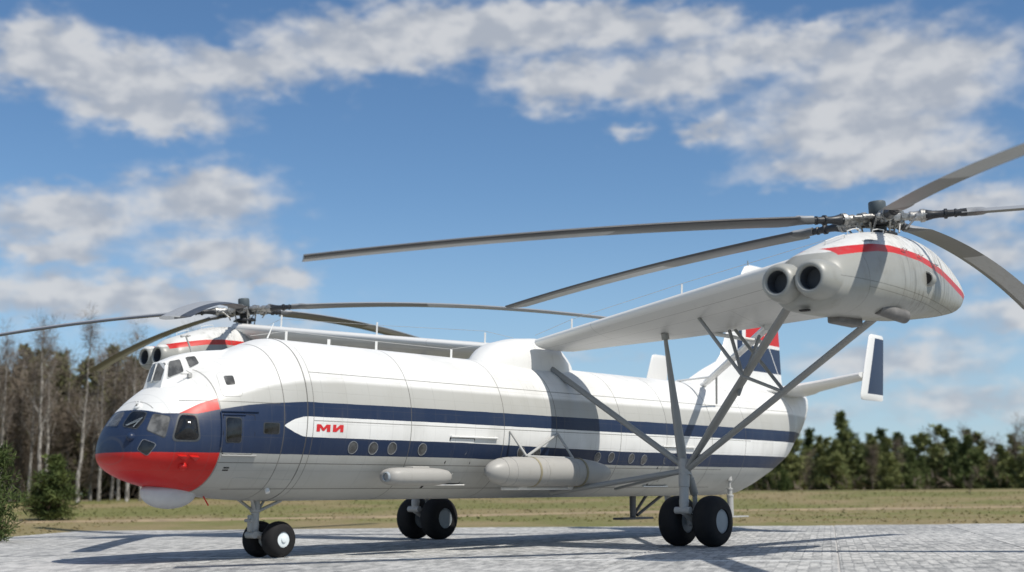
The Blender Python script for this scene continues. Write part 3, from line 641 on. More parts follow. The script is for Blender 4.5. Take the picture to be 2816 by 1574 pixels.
# ------------------------------------------------------------------ rotors
m, t = new_mat('blade_paint'); P = t.coords('Object'); x, y, z = t.sep(P)
nz = t.noise(t.scale(P, .4, 3, 3), 2.2, 5, .6)
outer = x.gt(8.6) * y.lt(.12)
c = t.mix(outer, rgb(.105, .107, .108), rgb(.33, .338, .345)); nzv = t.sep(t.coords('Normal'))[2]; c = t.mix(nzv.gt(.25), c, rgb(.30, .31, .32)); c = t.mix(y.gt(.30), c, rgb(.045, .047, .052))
c = t.mix(t.smooth(nz, .45, .8) * .35, c, rgb(.16, .15, .13)); seams = line(t, t.math('FRACT', x / .95) , .5, .006) * outer
c = t.mix(seams * .35, c, rgb(.1, .1, .1))
t.out(c, .42, 0, None, spec=.5)
def blade_mesh(dr, le):
    rg = []; RB_, CH = 17.0, .96
    for r_ in np.concatenate([np.linspace(2.3, 3.1, 9), np.linspace(3.7, 16.8, 34), [16.93, 17.0]]):
        fr_ = r_ / RB_; zd = -dr * fr_ ** 2
        k = min(1, max(0, (r_ - 2.55) / .42)); k = k * k * (3 - 2 * k); ch = .26 + (CH - .26) * k
        th = (.17 - .05 * fr_) if k >= 1 else .2 - .06 * k; tw = R(9 - 6 * fr_)
        cut = 0. if r_ < 16.9 else (.10 if r_ < 16.95 else .22)
        ring = []
        for u, a in AF:
            yy = .34 * (.4 + .6 * k) - u * ch * (1 - cut); zz_ = a * th * (1.6 if k < 1 else 1) * ch ** .2
            ring.append((r_ - (cut * .5) * u, le * (yy * math.cos(tw)), zz_ + yy * math.sin(tw) + zd))
        rg.append(ring)
    me = MB().loft(rg).mesh(); return me
def arm_mesh(dr, mir_=1):
    mb = MB()    # hinges, damper, pitch horn: bare metal; feathering sleeve and spar tube: dark
    mb.box((.42, 0, 0), (.42, .30, .24), bev=.04); mb.tube((.62, 0, -.17), (.62, 0, .17), .11, n=14); mb.box((.80, 0, 0), (.36, .22, .20), bev=.04)
    mb.tube((.72, -.18 * mir_, .02), (.72, .24 * mir_, .02), .085, n=12)
    mb.tube((.86, 0, 0), (1.28, 0, -.005), .14, .17, 18, mids=((.15, .155), (.3, .135), (.6, .15), (.85, .17)))
    mb.tube((1.18, 0, -.005), (1.30, 0, -.005), .20, .19, 18); mb.tube((.35, .25 * mir_, .05), (1.02, .22 * mir_, .03), .055, n=10); mb.tube((.42, .25 * mir_, .05), (.75, .235 * mir_, .045), .085, n=12)
    mb.box((1.12, -.23 * mir_, -.04), (.22, .16, .14), bev=.03); mb.tube((1.06, -.28 * mir_, -.04), (.70, -.34 * mir_, -.38), .028, n=8); mb.lathe((.5, 0, .12), (0, 0, 1), [(0, .1), (.05, .1), (.08, .06), (.09, 0)], 14)
    for k in range(6): mb.tube((1.31, .14 * math.cos(k), .14 * math.sin(k)), (1.35, .14 * math.cos(k), .14 * math.sin(k)), .03, n=6)
    z0 = lambda r_: -dr * (r_ / 17.) ** 2
    mb.tube((1.30, 0, -.005), (2.45, 0, z0(2.45)), .15, .115, 18, mi=1, mids=((.04, .165), (.2, .12), (.35, .105), (.45, .11), (.47, .15), (.53, .15), (.55, .11), (.7, .10), (.72, .125), (.76, .125), (.78, .1)))
    return mb.mesh()
NEAR = [(152.8, .8), (80.8, .8), (218, .8), (300, .8), (5.8, 2.2)]; FAR = [(156, 2.0), (81.5, 1.6), (225.5, 1.6), (300, 1.8), (10, 2.0)]
for sd, BLD in ((-1, NEAR), (1, FAR)):
    hz = 9.834 + .2 * sd; mb = MB()
    mb.lathe((0, 0, 0), (0, 0, 1), [(-.62, .0), (-.62, .30), (-.5, .30), (-.46, .20), (-.22, .22), (-.2, .42), (-.12, .45), (.1, .45), (.14, .36), (.16, .20), (.17, 0)], 30)
    mb.lathe((0, 0, -.5), (0, 0, 1), [(0, .0), (0, .5), (.05, .5), (.07, .44), (.12, .42), (.12, 0)], 30)
    hub = mb.build('rotor', MT['dark_metal'], heli, angle=30, loc=(15.91, sd * 15.21, hz)); hub.rotation_euler = (0, R(-5.13) , 0)
    mb = MB().lathe((0, 0, .12), (0, 0, 1), [(0, .24), (.03, .255), (.36, .25), (.40, .235), (.42, .19), (.425, 0)], 32); mb.build('hub_cap', MT['cap_grey'], hub)
    mb = MB(); mb.lathe((0, 0, -.86), (0, 0, 1), [(0, .62), (.12, .56), (.2, .3)], 28); mb.build('mast_collar', MT['dark_metal'], hub)
    for k in range(5):
        a = R(BLD[k][0] + 24); mb = MB(); mb.tube((.40 * math.cos(a), .40 * math.sin(a), -.78), (.52 * math.cos(a), .52 * math.sin(a), -.1), .035, n=8, mids=((.15, .045), (.2, .03), (.85, .03), (.9, .045))); mb.build('pitch_rod', MT['bare_metal'], hub)
    am = {}
    for ang, dr in BLD:
        me = am.get(dr) or (arm_mesh(dr, -sd), blade_mesh(dr, -sd)); am[dr] = me
        a = link('blade_arm', me[0], [MT['bare_metal'], MT['dark_metal']], hub); a.rotation_euler = (0, 0, R(ang))
        b = link('blade', me[1], MT['blade_paint'], hub, angle=50); b.rotation_euler = (0, 0, R(ang))

# ------------------------------------------------------------------ struts
def strut(p0, p1, r, mat='strut_grey', r1=None, flat=.62, mids=(), both=True, ends=True, name='strut'):
    for sd in ((-1, 1) if both else (-1,)):
        a, b = [(p[0], -sd * p[1], p[2] + BANK * (-sd * p[1]) * (1 if p[2] > 5 else 0)) for p in (p0, p1)]
        mb = MB(); mb.tube(a, b, r, r1, 16, side=(1, 0, .15), flat=flat, mids=mids)
        if ends:
            for e, o in ((a, b), (b, a)):
                d_ = (Vector(o) - Vector(e)).normalized(); mb.tube(Vector(e) - d_ * .05, Vector(e) + d_ * .16, r * .78, n=12)
        mb.build(name, MT[mat], heli)
NODE = (18.38, -6.5, 2.72)
CT, DT = (16.5, -12.5, 8.42), (16.75, -14.85, 7.22)
strut(NODE, (18.15, -6.05, 7.30), .175, r1=.075, mids=((.15, .185), (.45, .165), (.46, .155)), flat=.8)
strut(NODE, (17.95, -1.08, 6.38), .13, flat=.8); strut((18.42, -6.6, 2.6), CT, .20, r1=.20, mids=((.04, .16), (.2, .20), (.22, .225)), flat=.55)
strut((18.42, -6.65, 2.6), DT, .135, flat=.8)
strut((18.3, -6.4, 2.52), (16.9, -1.85, 1.84), .115, flat=.85); strut((18.4, -6.3, 2.50), (20.9, -1.7, 1.98), .075, flat=.9)
JC, JD = (16.72, -9.98, 5.55), (17.55, -11.0, 5.02)
strut((17.2, -8.1, 7.62), JC, .068, flat=.9); strut((18.75, -8.3, 7.30), JC, .065, flat=.9); strut((18.75, -8.55, 7.30), JD, .065, flat=.9); strut(JC, JD, .06, flat=.9)
strut((28.3, -.98, 6.40), (19.1, -9.6, 7.40), .17, 'white_paint', flat=.75, mids=((.03, .06), (.06, .17), (.94, .17)))
strut((26.6, -2.7, 6.58), (27.0, -.5, 6.52), .06, 'white_paint', flat=.8); strut((26.4, -2.85, 6.56), (27.6, -2.05, 5.55), .055, 'strut_light')
strut((19.1, -7.35, 7.34), (19.45, -9.05, 6.95), .09, 'white_paint', flat=.8); strut((19.4, -9.05, 7.1), (17.4, -9.4, 5.05), .07, 'strut_grey')

# ------------------------------------------------------------------ landing gear
def wheel_parts(loc, Rw, half, rim_r, rim_m, out_y):
    prof = []
    for a in np.linspace(-90, 90, 15):
        prof.append((half * math.copysign(abs(math.sin(R(a))) ** .85, a), rim_r + (Rw - rim_r) * math.cos(R(a)) ** .62 if abs(a) < 89 else rim_r))
    prof = [(-half * .82, rim_r * .98)] + prof + [(half * .82, rim_r * .98)]
    tread = []
    for h_, r_ in prof: tread.append((h_, r_))
    w_ = MB().lathe((0, 0, 0), (0, 1, 0), tread, 48).build('wheel', MT['rubber'], heli, angle=60, loc=loc)
    for s_ in (-1, 1):
        mb = MB(); e = half * .84
        mb.lathe((0, 0, 0), (0, s_, 0), [(e * .7, rim_r * 1.02), (e, rim_r * 1.01), (e * 1.03, rim_r * .96), (e * 1.0, rim_r * .93), (e * 1.0, rim_r * .90), (e * 1.05, rim_r * .88), (e * 1.08, rim_r * .5), (e * 1.1, rim_r * .4), (e * 1.25, rim_r * .34), (e * 1.28, rim_r * .2), (e * 1.29, 0)] if rim_m == 'rim_white' else
                 [(e * .7, rim_r * 1.02), (e, rim_r * 1.01), (e * 1.03, rim_r * .97), (e * 1.0, rim_r * .94), (e * 1.0, rim_r * .91), (e * 1.04, rim_r * .89), (e * 1.07, rim_r * .5), (e * 1.075, 0)], 40)
        mb.build('rim', MT[rim_m], w_, angle=30)
    return w_
for sd in (-1, 1):
    for k in (-1, 1): wheel_parts((18.95, sd * 6.55 + k * .69, .85), .86, .41, .41, 'rim_grey', k)
    yb = sd * 6.55; mb = MB()
    mb.tube((18.38, yb, 2.95), (18.27, yb, 1.25), .20, .15, 20, mids=((.1, .21), (.3, .19), (.55, .185), (.56, .16), (.8, .155), (.82, .17), (.86, .17)))
    for zz_ in (2.75, 2.45): mb.tube((18.39, yb, zz_ + .03), (18.38, yb, zz_ - .03), .235, n=20)
    mb.tube((18.22, yb - .30, 1.22), (18.22, yb + .30, 1.22), .12, n=16); leg = mb.build('main_gear_leg', MT['strut_light'], heli)
    mb = MB(); mb.tube((18.24, yb, 1.2), (18.95, yb, .86), .13, .15, 14); mb.tube((18.95, yb - .75, .86), (18.95, yb + .75, .86), .10, n=16); mb.tube((18.95, yb - .2, .86), (18.95, yb + .2, .86), .2, n=20); mb.build('axle', MT['strut_light'], leg)
    mb = MB(); mb.tube((18.55, yb, 2.6), (18.95, yb, 1.75), .10, .12, 14, mids=((.35, .11), (.38, .135), (.95, .14))); mb.tube((18.95, yb, 1.76), (18.98, yb, .9), .085, n=12); mb.build('shock_absorber', MT['strut_grey'], leg)
    mb = MB(); mb.path([(18.2, yb - .12, 1.3), (18.5, yb - .2, 1.05), (18.9, yb - .2, 1.0)], .018, 6); mb.build('brake_hose', MT['rubber'], leg)
for k in (-1, 1): wheel_parts((5.87, k * .46, .535), .54, .27, .235, 'rim_white', k)
mb = MB(); mb.tube((5.36, 0, 1.75), (5.34, 0, .70), .13, .12, 18, mids=((.3, .14), (.33, .165), (.38, .165), (.4, .12))); mb.box((5.20, 0, 1.02), (.22, .12, .5), bev=.04); mb.tube((5.22, -.2, .68), (5.22, .2, .68), .1, n=14)
for s_ in (-1, 1): mb.tube((5.25, s_ * .12, .75), (5.87, s_ * .12, .54), .09, .075, 12)
mb.tube((5.87, -.5, .535), (5.87, .5, .535), .065, n=14); mb.tube((5.12, -.16, 1.1), (5.12, .16, 1.1), .05, n=10)
ng = mb.build('nose_gear_leg', MT['strut_light'], heli)
for a, b, r_ in (((4.93, -.35, 1.75), (5.3, -.05, 1.38), .045), ((4.93, .35, 1.75), (5.3, .05, 1.38), .045), ((6.2, -.12, 1.68), (5.4, -.02, 1.36), .05), ((5.75, .1, 1.7), (5.4, .02, 1.3), .04)):
    MB().tube(a, b, r_, n=10).build('brace', MT['strut_light'], ng)
# belly skid and tail props
mb = MB(); mb.tube((24.28, 0, 1.75), (24.26, 0, .82), .17, .15, 14, flat=.7); sk = mb.build('belly_skid', MT['skid_dark'], heli)
MB().box((24.3, 0, .78), (2.1, .55, .09), bev=.04).build('skid_plate', MT['skid_dark'], sk)
for a, b in (((26.4, 0, 1.72), (24.55, 0, .90)), ((25.25, 0, 1.72), (24.4, 0, .98))): MB().tube(a, b, .065, n=10).build('brace', MT['skid_dark'], sk)
for sd in (-1, 1):
    q = (29.1, sd * 1.62); mb = MB(); mb.tube((*q, 2.62), (*q, .80), .07, .13, 16, mids=((.18, .12), (.2, .05), (.35, .06), (.36, .13), (.39, .13), (.4, .10), (.5, .10), (.51, .155), (.55, .155), (.56, .135))); mb.box((q[0], sd * 1.5, 2.6), (.16, .34, .22), bev=.03); j = mb.build('tail_prop', MT['strut_light'], heli)
    MB().box((q[0] + .45, q[1], .76), (1.5, .34, .06), bev=.02).build('prop_foot', MT['strut_light'], j)

# ------------------------------------------------------------------ side tanks and heater pod
def tank(sd):
    yc = sd * 2.95; zc = 2.545
    prof = [(12.31, .0), (12.33, .10), (12.42, .22), (12.6, .33), (12.85, .415), (13.2, .47), (13.7, .495), (16.6, .495), (17.3, .47), (17.9, .41), (18.4, .31), (18.72, .19), (18.86, .08), (18.89, 0.)]
    t_ = MB().lathe((0, yc, zc), (1, 0, 0), prof, 40).build('side_tank', MT['tank_grey'], heli, angle=60)
    for sx in (14.5, 17.0): MB().lathe((sx, yc, zc), (1, 0, 0), [(-.05, .492), (-.05, .507), (.05, .505), (.05, .485)], 36).build('strap', MT['strap_tan'], t_)
    for sx, r_ in ((12.95, .436), (13.35, .482), (14.95, .497), (16.55, .497)): MB().lathe((sx, yc, zc), (1, 0, 0), [(-.012, r_ - .01), (-.008, r_ + .006), (.008, r_ + .006), (.012, r_ - .01)], 36).build('tank_seam', MT['tank_grey'], t_)
    A_, B_ = side_pt(14.25, 3.93, sd, .02), side_pt(16.80, 3.91, sd, .02); C_, D_ = (14.30, yc, 3.06), (16.78, yc, 3.03)
    for a, b, r_ in ((A_, C_, .045), (C_, B_, .05), (B_, D_, .045), (C_, D_, .045)): MB().tube(a, b, r_, n=10).build('truss_rod', MT['strut_light'], t_)
    mb = MB(); mb.box((15.5, sd * 2.55, 1.99), (3.9, .24, .10), bev=.03)
    for sx in (14.4, 17.05): mb.box((sx, sd * 2.62, 2.02), (.42, .2, .13), bev=.05)
    mb.build('tank_rail', MT['white_paint'], t_)
for sd in (-1, 1): tank(sd)
q, n = project((16.9, -1.75, 1.84)); mb = MB(); mb.box(q, (.5, .3, .22), bev=.06); mb.tube(q, q + Vector((.2, -.35, .05)), .07, n=10); mb.build('strut_fitting', MT['strut_grey'], heli)
rg = []
for x_, s_ in ((8.28, .45), (8.31, .62), (8.40, .82), (8.58, .96), (8.85, 1.), (10.1, 1.), (10.5, .93), (10.8, .78), (11.0, .5), (11.05, .2)):
    rg.append([(x_, -2.40 + .42 * s_ * (math.copysign(abs(math.cos(a)) ** .8, math.cos(a)) - .25), 2.37 + .28 * s_ * math.copysign(abs(math.sin(a)) ** .8, math.sin(a))) for a in np.linspace(0, 2 * math.pi, 28, endpoint=False)])
pod = MB().loft(rg).build('heater_pod', MT['tank_grey'], heli, angle=60)
MB().lathe((8.24, -2.55, 2.36), (1, 0, 0), [(.06, .16), (0., .145), (-.015, .125), (.0, .11), (.12, .10)], 24).build('pod_intake', MT['rim_grey'], pod)
MB().lathe((8.27, -2.55, 2.36), (1, 0, 0), [(.02, .105), (.02, 0.)], 20).build('pod_duct', MT['gap_dark'], pod)
MB().box((9.6, -2.52, 2.64), (.75, .4, .10), bev=.045).build('pod_cover', MT['tank_grey'], pod)

# ------------------------------------------------------------------ tail
m, t = new_mat('fin_paint'); P = t.coords('Object'); x, y, z = t.sep(P)
lex = t.curve(z, [(6, 32.0), (8.9, 32.15), (12.5, 33.9), (13, 34.1)], (6., 13.), 40.)
body = x.gt(lex + .35) * z.gt(7.42)
c = t.mix(body, WHITE, NAVY)
redz = z.gt(8.78) * x.gt(33.15 + .0) ; c = t.mix(body * z.gt(8.62) * x.gt(32.95), c, WHITE); c = t.mix(body * redz * (x - z * .1).gt(32.35), c, RED); c = t.mix(z.gt(11.45), c, WHITE)
rl = line(t, x + (z - 7.1) * .72, 36.62, .028); c = t.mix(rl, c, WHITE)
c, s2 = grime(t, P, c, .18); c = t.mix(line(t, x + (z - 7.1) * .72, 36.57, .01) * .6, c, rgb(.05, .05, .05))
t.out(c, .38, 0, None, coat=.08)
rg = []
for z_, xl, xt, th in ((6.35, 27.6, 36.9, .30), (6.7, 28.5, 36.8, .28), (7.2, 29.6, 36.72, .27), (7.67, 30.85, 36.7, .26), (8.0, 31.25, 36.68, .25), (8.9, 31.72, 36.65, .23), (10.6, 32.6, 36.5, .20), (12.1, 33.4, 36.35, .16), (12.42, 33.65, 36.3, .13), (12.55, 34.1, 36.15, .06)):
    rg.append([(xl + (xt - xl) * u, a * th * 1.6, z_) for u, a in AF])
fin = MB().loft(rg).build('tail_fin', MT['fin_paint'], heli, angle=50)
MB().tube((34.0, 0, 12.5), (34.0, 0, 12.75), .04, .03, 8).build('fin_lamp', MT['rim_grey'], fin)
m, t = new_mat('endplate_paint'); P = t.coords('Object'); x, y, z = t.sep(P)
le_ = t.curve(z, [(5, 33.1), (5.75, 33.1), (8.7, 34.3), (9, 34.4)], (5., 9.), 40.)
nav = x.gt(le_ + .42) * z.gt(6.02) * z.lt(8.55) * y.abs().gt(5.9)
c, s2 = grime(t, P, t.mix(nav, WHITE, NAVY), .15); t.out(c, .38, coat=.08)
for sd in (-1, 1):
    rg = []
    for yy, xl, xt, zc, th in ((.5, 33.5, 38.2, 6.42, .30), (1.3, 33.9, 37.7, 6.48, .28), (1.7, 34.05, 37.3, 6.53, .26), (3.5, 33.72, 36.2, 6.66, .22), (5.85, 33.12, 34.95, 6.84, .18)):
        rg.append([(xl + (xt - xl) * u, sd * yy, zc + a * th * 1.5) for u, a in AF])
    MB().loft(rg).build('stabilizer', MT['white_paint'], heli, angle=50)
    rg = []
    for z_, xl, xt, th in ((5.74, 33.25, 35.1, .06), (5.80, 33.10, 35.28, .13), (6.0, 33.12, 35.3, .17), (7.5, 33.72, 35.5, .16), (8.5, 34.15, 35.63, .14), (8.66, 34.25, 35.6, .1), (8.72, 34.4, 35.5, .04)):
        rg.append([(xl + (xt - xl) * u, sd * 5.9 + a * th, z_) for u, a in AF])
    MB().loft(rg).build('endplate', MT['endplate_paint'], heli, angle=50)

# ------------------------------------------------------------------ woods
def bark(name, a, b, sz):
    m, t = new_mat(name); P = t.coords('Object'); rnd = V(t, t.n('ShaderNodeObjectInfo').outputs['Random'])
    nz = t.noise(t.scale(P, 3, 3, sz), 2.5, 5, .65)
    t.out(t.mix(t.smooth(nz, .42, .62), rgb(*a), rgb(*b)), .85, 0, t.bump(nz, .4, .03), spec=.2)
bark('birch_bark', (.12, .11, .10), (.46, .43, .39), .7); bark('pine_bark', (.06, .045, .032), (.16, .105, .07), .8); bark('grey_bark', (.10, .085, .07), (.20, .17, .14), .8)
def leaves(name, a, b, rough=.75):
    m, t = new_mat(name); P = t.coords('Object'); rnd = V(t, t.n('ShaderNodeObjectInfo').outputs['Random'])
    nz = t.noise(P, .9, 4, .7); f = t.smooth(nz + (rnd - .5) * .35, .3, .72)
    t.out(t.mix(f, rgb(*a), rgb(*b)), rough, 0, None, spec=.2)
leaves('pine_needles', (.085, .115, .040), (.20, .215, .082)); leaves('spruce_needles', (.075, .085, .034), (.165, .160, .070))
leaves('young_needles', (.055, .080, .024), (.135, .160, .048)); leaves('twigs', (.125, .100, .074), (.22, .180, .140)); leaves('wood_mass', (.095, .088, .045), (.20, .170, .105)); leaves('birch_twigs', (.17, .14, .115), (.27, .23, .195))
def tufts(mb, rng, c, r, n, size, up=0., mi=0, thin=.35):
    """n needle or twig sprays spread through a ball"""
    for _ in range(n):
        d = Vector((rng.gauss(0, 1), rng.gauss(0, 1), rng.gauss(0, 1))).normalized(); p = Vector(c) + d * r * rng.random() ** .45
        a = (d + Vector((rng.gauss(0, .6), rng.gauss(0, .6), rng.gauss(0, .6) + up))).normalized(); b = a.cross(Vector((rng.gauss(0, 1), rng.gauss(0, 1), rng.gauss(0, 1)))).normalized()
        L = size * rng.uniform(.6, 1.4); w = L * thin
        mb.add([p - b * w, p + b * w, p + a * L + b * w * .4, p + a * L - b * w * .4], [(0, 1, 2, 3)], mi)
def limb(mb, rng, p, d, L, r, n=4, seg=3, bend=.15, mi=0):
    pts = [Vector(p)]; d = Vector(d).normalized()
    for k in range(seg):
        d = (d + Vector((rng.gauss(0, bend), rng.gauss(0, bend), rng.gauss(0, bend * .6) + .04))).normalized(); pts.append(pts[-1] + d * L / seg)
    for k in range(seg): mb.tube(pts[k], pts[k + 1], r * (1 - k / seg * .8), r * (1 - (k + 1) / seg * .8) + .004, n, mi=mi)
    return pts
def pine_meshes(seed, H, Rc, bare, dens, size, taper=1., thin=.35):
    rng = random.Random(seed); tr = MB(); cr_ = MB(); pts = [Vector((rng.gauss(0, .1) * k, rng.gauss(0, .1) * k, H * k / 6)) for k in range(7)]; pts[0] = Vector((0, 0, -.3))
    for k in range(6): tr.tube(pts[k], pts[k + 1], .019 * H * (1 - k / 6.3), .019 * H * (1 - (k + 1) / 6.3), 8)
    z = H * bare
    while z < H * .99:
        u = (z - H * bare) / (H * (1 - bare)); rr = Rc * (1 - u) ** taper * (.45 + .55 * min(1, u * 5 + .35)) * rng.uniform(.75, 1.2) + .12
        nb = max(3, int(7 * (1 - u * .5)))
        for k in range(nb):
            a = rng.uniform(0, 2 * math.pi); L = rr * rng.uniform(.55, 1.1); d = Vector((math.cos(a), math.sin(a), .15 + .5 * u + rng.gauss(0, .12)))
            q = limb(tr, rng, (pts[min(6, int(z / H * 6))].x, pts[min(6, int(z / H * 6))].y, z), d, L, .012 * H * (1 - u) * .35 + .008, 3, 2, .1)
            for w_ in (.45, .75, 1.):
                c = q[0].lerp(q[-1], w_); tufts(cr_, rng, c, .16 * rr + .12 * size * 2, max(2, int(dens * (1.1 - u * .4))), size, .25, thin=thin)
        z += H * (1 - bare) / 19 * rng.uniform(.7, 1.2)
    tufts(cr_, rng, (pts[-1].x, pts[-1].y, H * .985), .15, 8, size, 1.)
    return tr.mesh(), cr_.mesh()
def birch_meshes(seed, H):
    rng = random.Random(seed); tr = MB(); cr_ = MB(); lean = Vector((rng.gauss(0, .022), rng.gauss(0, .022), 0)); pts = []
    for k in range(9): pts.append(Vector((0, 0, H * .96 * k / 8)) + lean * (H * k / 8) + Vector((rng.gauss(0, .05), rng.gauss(0, .05), 0)) * (k > 0))
    pts[0].z = -.3
    for k in range(8): tr.tube(pts[k], pts[k + 1], .0115 * H * (1 - k / 8.6), .0115 * H * (1 - (k + 1) / 8.6), 8)
    for _ in range(26):
        u = rng.uniform(.30, .97); i = min(7, int(u * 8)); p = pts[i].lerp(pts[i + 1], u * 8 - i); a = rng.uniform(0, 2 * math.pi); L = H * (.24 - .14 * u) * rng.uniform(.6, 1.2)
        q = limb(tr, rng, p, (math.cos(a) * .42, math.sin(a) * .42, 1.), L, .0035 * H * (1.1 - u), 4, 3, .14)
        for w_ in (1, 2, 3):
            tufts(cr_, rng, q[w_], .35 + .025 * H, 20, .6, .35, thin=.022)
    for _ in range(5): tufts(cr_, rng, pts[-1] - Vector((0, 0, rng.uniform(0, H * .16))), .6, 26, .7, .7, thin=.03)
    return tr.mesh(), cr_.mesh()
def bare_meshes(seed, H):
    rng = random.Random(seed); tr = MB(); cr_ = MB()
    q = limb(tr, rng, (0, 0, -.3), (rng.gauss(0, .08), rng.gauss(0, .08), 1), H * .95, .012 * H, 6, 5, .07)
    for _ in range(22):
        u = rng.uniform(.15, 1.); i = min(4, int(u * 5)); p = q[i].lerp(q[i + 1], u * 5 - i); a = rng.uniform(0, 2 * math.pi)
        b = limb(tr, rng, p, (math.cos(a) * .9, math.sin(a) * .9, .9), H * .22 * rng.uniform(.5, 1.2), .0035 * H, 3, 3, .18)
        for w_ in (1, 2, 3): tufts(cr_, rng, b[w_], .09 * H * .6 + .15, 22, .07 * H * .5 + .25, .3, thin=.04)
    return tr.mesh(), cr_.mesh()
LIB = {'pine': [pine_meshes(11 + k, 11, 3.7 - .2 * k, .0, 20, .48, .92 + .1 * (k % 3), .17) for k in range(6)], 'tall': [pine_meshes(31 + k, 18, 2.9, .10, 13, .65, .6, .22) for k in range(3)],
       'young': [pine_meshes(51 + k, 4.2, 1.8, .04, 34, .24, .95, .09) for k in range(2)], 'birch': [birch_meshes(71 + k, 20) for k in range(5)], 'bare': [bare_meshes(91 + k, 10) for k in range(3)]}
SPEC = {'pine': ('pine_tree', 'pine_bark', 'pine_needles'), 'tall': ('pine_tree', 'pine_bark', 'spruce_needles'), 'young': ('young_pine', 'pine_bark', 'young_needles'), 'birch': ('birch_tree', 'birch_bark', 'birch_twigs'), 'bare': ('bare_tree', 'grey_bark', 'twigs')}
def at(azd, d):
    a = R(azd); return CAM.x + math.sin(a) * d, CAM.y + math.cos(a) * d
def tree(kind, idx, azd, d, sc_, label, cat, group, rot=None, zs=1., wide=1.):
    x_, y_ = at(azd, d); nm, bk, lf = SPEC[kind]; tm, cm = LIB[kind][idx % len(LIB[kind])]
    e = bpy.data.objects.new(nm, None); col.objects.link(e); e.location = (x_, y_, field_z(x_, y_)); e.rotation_euler = (0, 0, rot if rot is not None else (idx * 2.4 + azd) % 6.28); e.scale = (sc_ * wide, sc_ * wide, sc_ * zs)
    tag(e, label, cat, group); link('trunk', tm, MATS[bk], e, smooth=False); link('crown', cm, MATS[lf], e, smooth=False); return e
rng = random.Random(77)
# left: birches in front of a dark mixed wood
for k, (azd, d, s_) in enumerate([(25.2, 128, .82), (26.45, 124, .80), (27.25, 131, .76), (28.0, 122, .88), (28.3, 125, .78), (29.55, 123, .86), (30.4, 127, .76), (31.55, 124, .82), (32.5, 133, .74), (33.3, 126, .78), (34.2, 128, .82), (24.3, 130, .82), (23.0, 126, .8), (35.6, 131, .74), (37, 128, .8), (30.05, 129, .72), (26.9, 134, .78), (34.7, 134, .8), (27.6, 127, .72), (30.9, 131, .78), (31.2, 128, .70), (32.1, 125, .72), (29.1, 132, .74), (26.1, 130, .74), (33.8, 131, .72)]):
    tree('birch', k, azd, d, s_, 'tall bare birch with pale trunk at the edge of the dark wood', 'tree', 'birches along the edge of the wood')
k = 0
for row, d in ((0, 138), (1, 146)):
    for azd in np.arange(20.5 + .4 * row, 40, .82):
        k += 1; tree('tall', k, azd + rng.uniform(-.25, .25), d + rng.uniform(-3, 3), rng.uniform(.74, .92), 'tall dark conifer standing in the wood behind the birches', 'tree', 'conifers behind the birches', zs=rng.uniform(.85, 1.02))
for k in range(34):
    tree('bare', k, 21 + k * .52 + rng.uniform(-.3, .3), rng.uniform(126, 137), rng.uniform(.7, 1.4), 'leafless brown tree among the birch trunks', 'tree', 'leafless trees among the birches')
# behind the helicopter and to the right: a row of pines
for k, azd in enumerate(np.arange(42, 80, .48)):
    hgt = .70 + .16 * math.sin(azd * 1.7) + .12 * math.sin(azd * 4.9) + (.16 if 60.5 < azd < 63.5 else 0) - max(0, azd - 63.5) * .012
    tree('pine', k, azd + rng.uniform(-.25, .25), 222 + rng.uniform(-8, 8), hgt * rng.uniform(.78, 1.14), 'dense green pine in the row across the field', 'tree', 'pines across the field', wide=rng.uniform(1.15, 1.5))
for k, azd in enumerate(np.arange(41.5, 80, .6)):
    tree('pine', k + 2, azd + rng.uniform(-.3, .3), 236 + rng.uniform(-5, 6), rng.uniform(.72, 1.0) - max(0, azd - 63.5) * .012, 'dense green pine in the row across the field', 'tree', 'pines across the field', wide=rng.uniform(1.15, 1.5))
for k, (azd, d, s_) in enumerate([(64.1, 214, .7), (65.7, 226, .85), (67.0, 228, .95), (67.9, 232, 1.0), (68.9, 226, .9), (69.8, 228, 1.1), (70.6, 226, .95), (59.3, 236, .9), (61.4, 216, .6), (72.2, 227, .9), (74, 226, .9)]):
    tree('bare', k, azd, d, s_, 'leafless tree mixed into the row of pines', 'tree', 'leafless trees in the pine row')
tree('young', 0, 25.75, 57, 1.06, 'bushy young pine close beside the edge of the concrete pad', 'tree', None)
tree('young', 1, 28.4, 88, .98, 'bushy young pine standing alone on the grass before the birches', 'tree', None, wide=1.3)
tree('young', 0, 60.35, 150, .62, 'small pine sapling on the grass in front of the pine row', 'tree', None)
tree('young', 1, 33.75, 118, .5, 'small pine sapling at the foot of the birches', 'tree', None)
tree('bare', 1, 68.0, 128, .26, 'small leafless shrub standing alone in the dry grass', 'shrub', None)
# the depth of the wood, too far in to tell trees apart
mb = MB(); rg2 = random.Random(8)
for azd in np.arange(19, 41, .34):
    d = 150 + rg2.uniform(-3, 6); x_, y_ = at(azd, d); H = rg2.uniform(10, 14.5)
    for zz_ in np.arange(.3, H, .9):
        r_ = 2.1 * (1 - (zz_ / H) ** 2 * .75); tufts(mb, rg2, (x_ + rg2.gauss(0, .6), y_ + rg2.gauss(0, .6), field_z(x_, y_) + zz_), r_, 13, 1.2, .2, thin=.33)
for azd in np.arange(41, 81, .33):
    d = 246 + rg2.uniform(-3, 5); x_, y_ = at(azd, d); H = rg2.uniform(4.5, 7.5) - max(0, azd - 64) * .12
    for zz_ in np.arange(.3, H, .9): tufts(mb, rg2, (x_ + rg2.gauss(0, .6), y_ + rg2.gauss(0, .6), field_z(x_, y_) + zz_), 2.1 * (1 - (zz_ / H) ** 2 * .75), 8, 1.2, .2, thin=.33)
tag(link('deep_wood', mb.mesh(), MATS['wood_mass'], smooth=False), 'brown and green depth of the woods behind the birches and pines', 'forest', kind='stuff')
mb = MB()
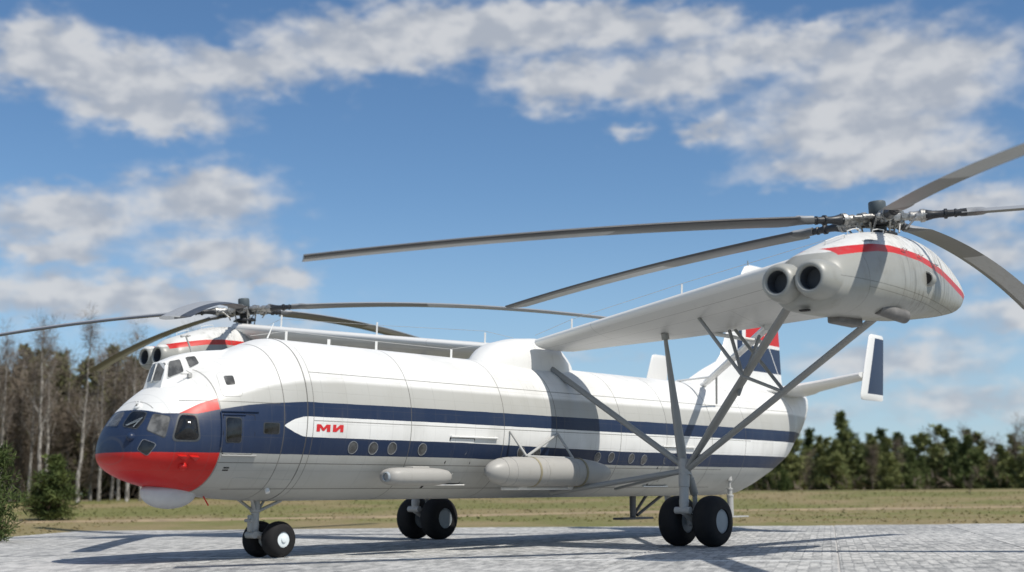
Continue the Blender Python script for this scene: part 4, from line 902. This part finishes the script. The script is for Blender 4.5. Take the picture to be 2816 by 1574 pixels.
for azd in np.arange(20, 40, .12):
    d = 132 + rg2.uniform(-5, 10); x_, y_ = at(azd, d); tufts(mb, rg2, (x_, y_, field_z(x_, y_) + .8), 1.3, 14, 1.1, .7, thin=.035)
for azd in np.arange(42, 80, .2):
    d = 214 + rg2.uniform(-4, 14); x_, y_ = at(azd, d); tufts(mb, rg2, (x_, y_, field_z(x_, y_) + .7), 1.5, 10, 1.2, .7, thin=.06)
tag(link('undergrowth', mb.mesh(), MATS['twigs'], smooth=False), 'brown leafless undergrowth at the foot of the trees', 'undergrowth', kind='stuff')
# tufts of grass on the field
m, t = new_mat('grass_blades'); P = t.coords('Object'); c, n2, n3 = grass_col(t, P)
a_, b_, mx_, o_ = t.n('ShaderNodeBsdfDiffuse'), t.n('ShaderNodeBsdfTranslucent'), t.n('ShaderNodeMixShader'), t.n('ShaderNodeOutputMaterial')
c = t.mix(1., c, rgb(1.35, 1.35, 1.35), 'MULTIPLY'); t.put(a_.inputs[0], c); t.put(b_.inputs[0], c); t.t.links.new(a_.outputs[0], mx_.inputs[1]); t.t.links.new(b_.outputs[0], mx_.inputs[2]); t.t.links.new(mx_.outputs[0], o_.inputs[0])
vs, fs = [], []
for _ in range(12000):
    d = 50 + 95 * rg2.random() ** 1.3; azd = rg2.uniform(22, 75); x_, y_ = at(azd, d); q = Vector((x_, y_, 0)) - PO
    u_, w_ = q.dot(PU), q.dot(PW)
    if u_ < .35 and w_ > left_w(u_) - .35: continue
    z_ = field_z(x_, y_) - .03; a = rg2.uniform(0, 6.28); h = rg2.uniform(.05, .17); w_ = rg2.uniform(.05, .2); lx, ly = rg2.gauss(0, .1), rg2.gauss(0, .1); k = len(vs)
    vs += [(x_ - w_ * math.cos(a), y_ - w_ * math.sin(a), z_), (x_ + w_ * math.cos(a), y_ + w_ * math.sin(a), z_), (x_ + lx, y_ + ly, z_ + h)]; fs.append((k, k + 1, k + 2))
me = bpy.data.meshes.new('m'); me.from_pydata(vs, [], fs); tag(link('grass', me, MATS['grass_blades'], smooth=False), 'short dry and green grass tufts over the field', 'grass', kind='stuff')
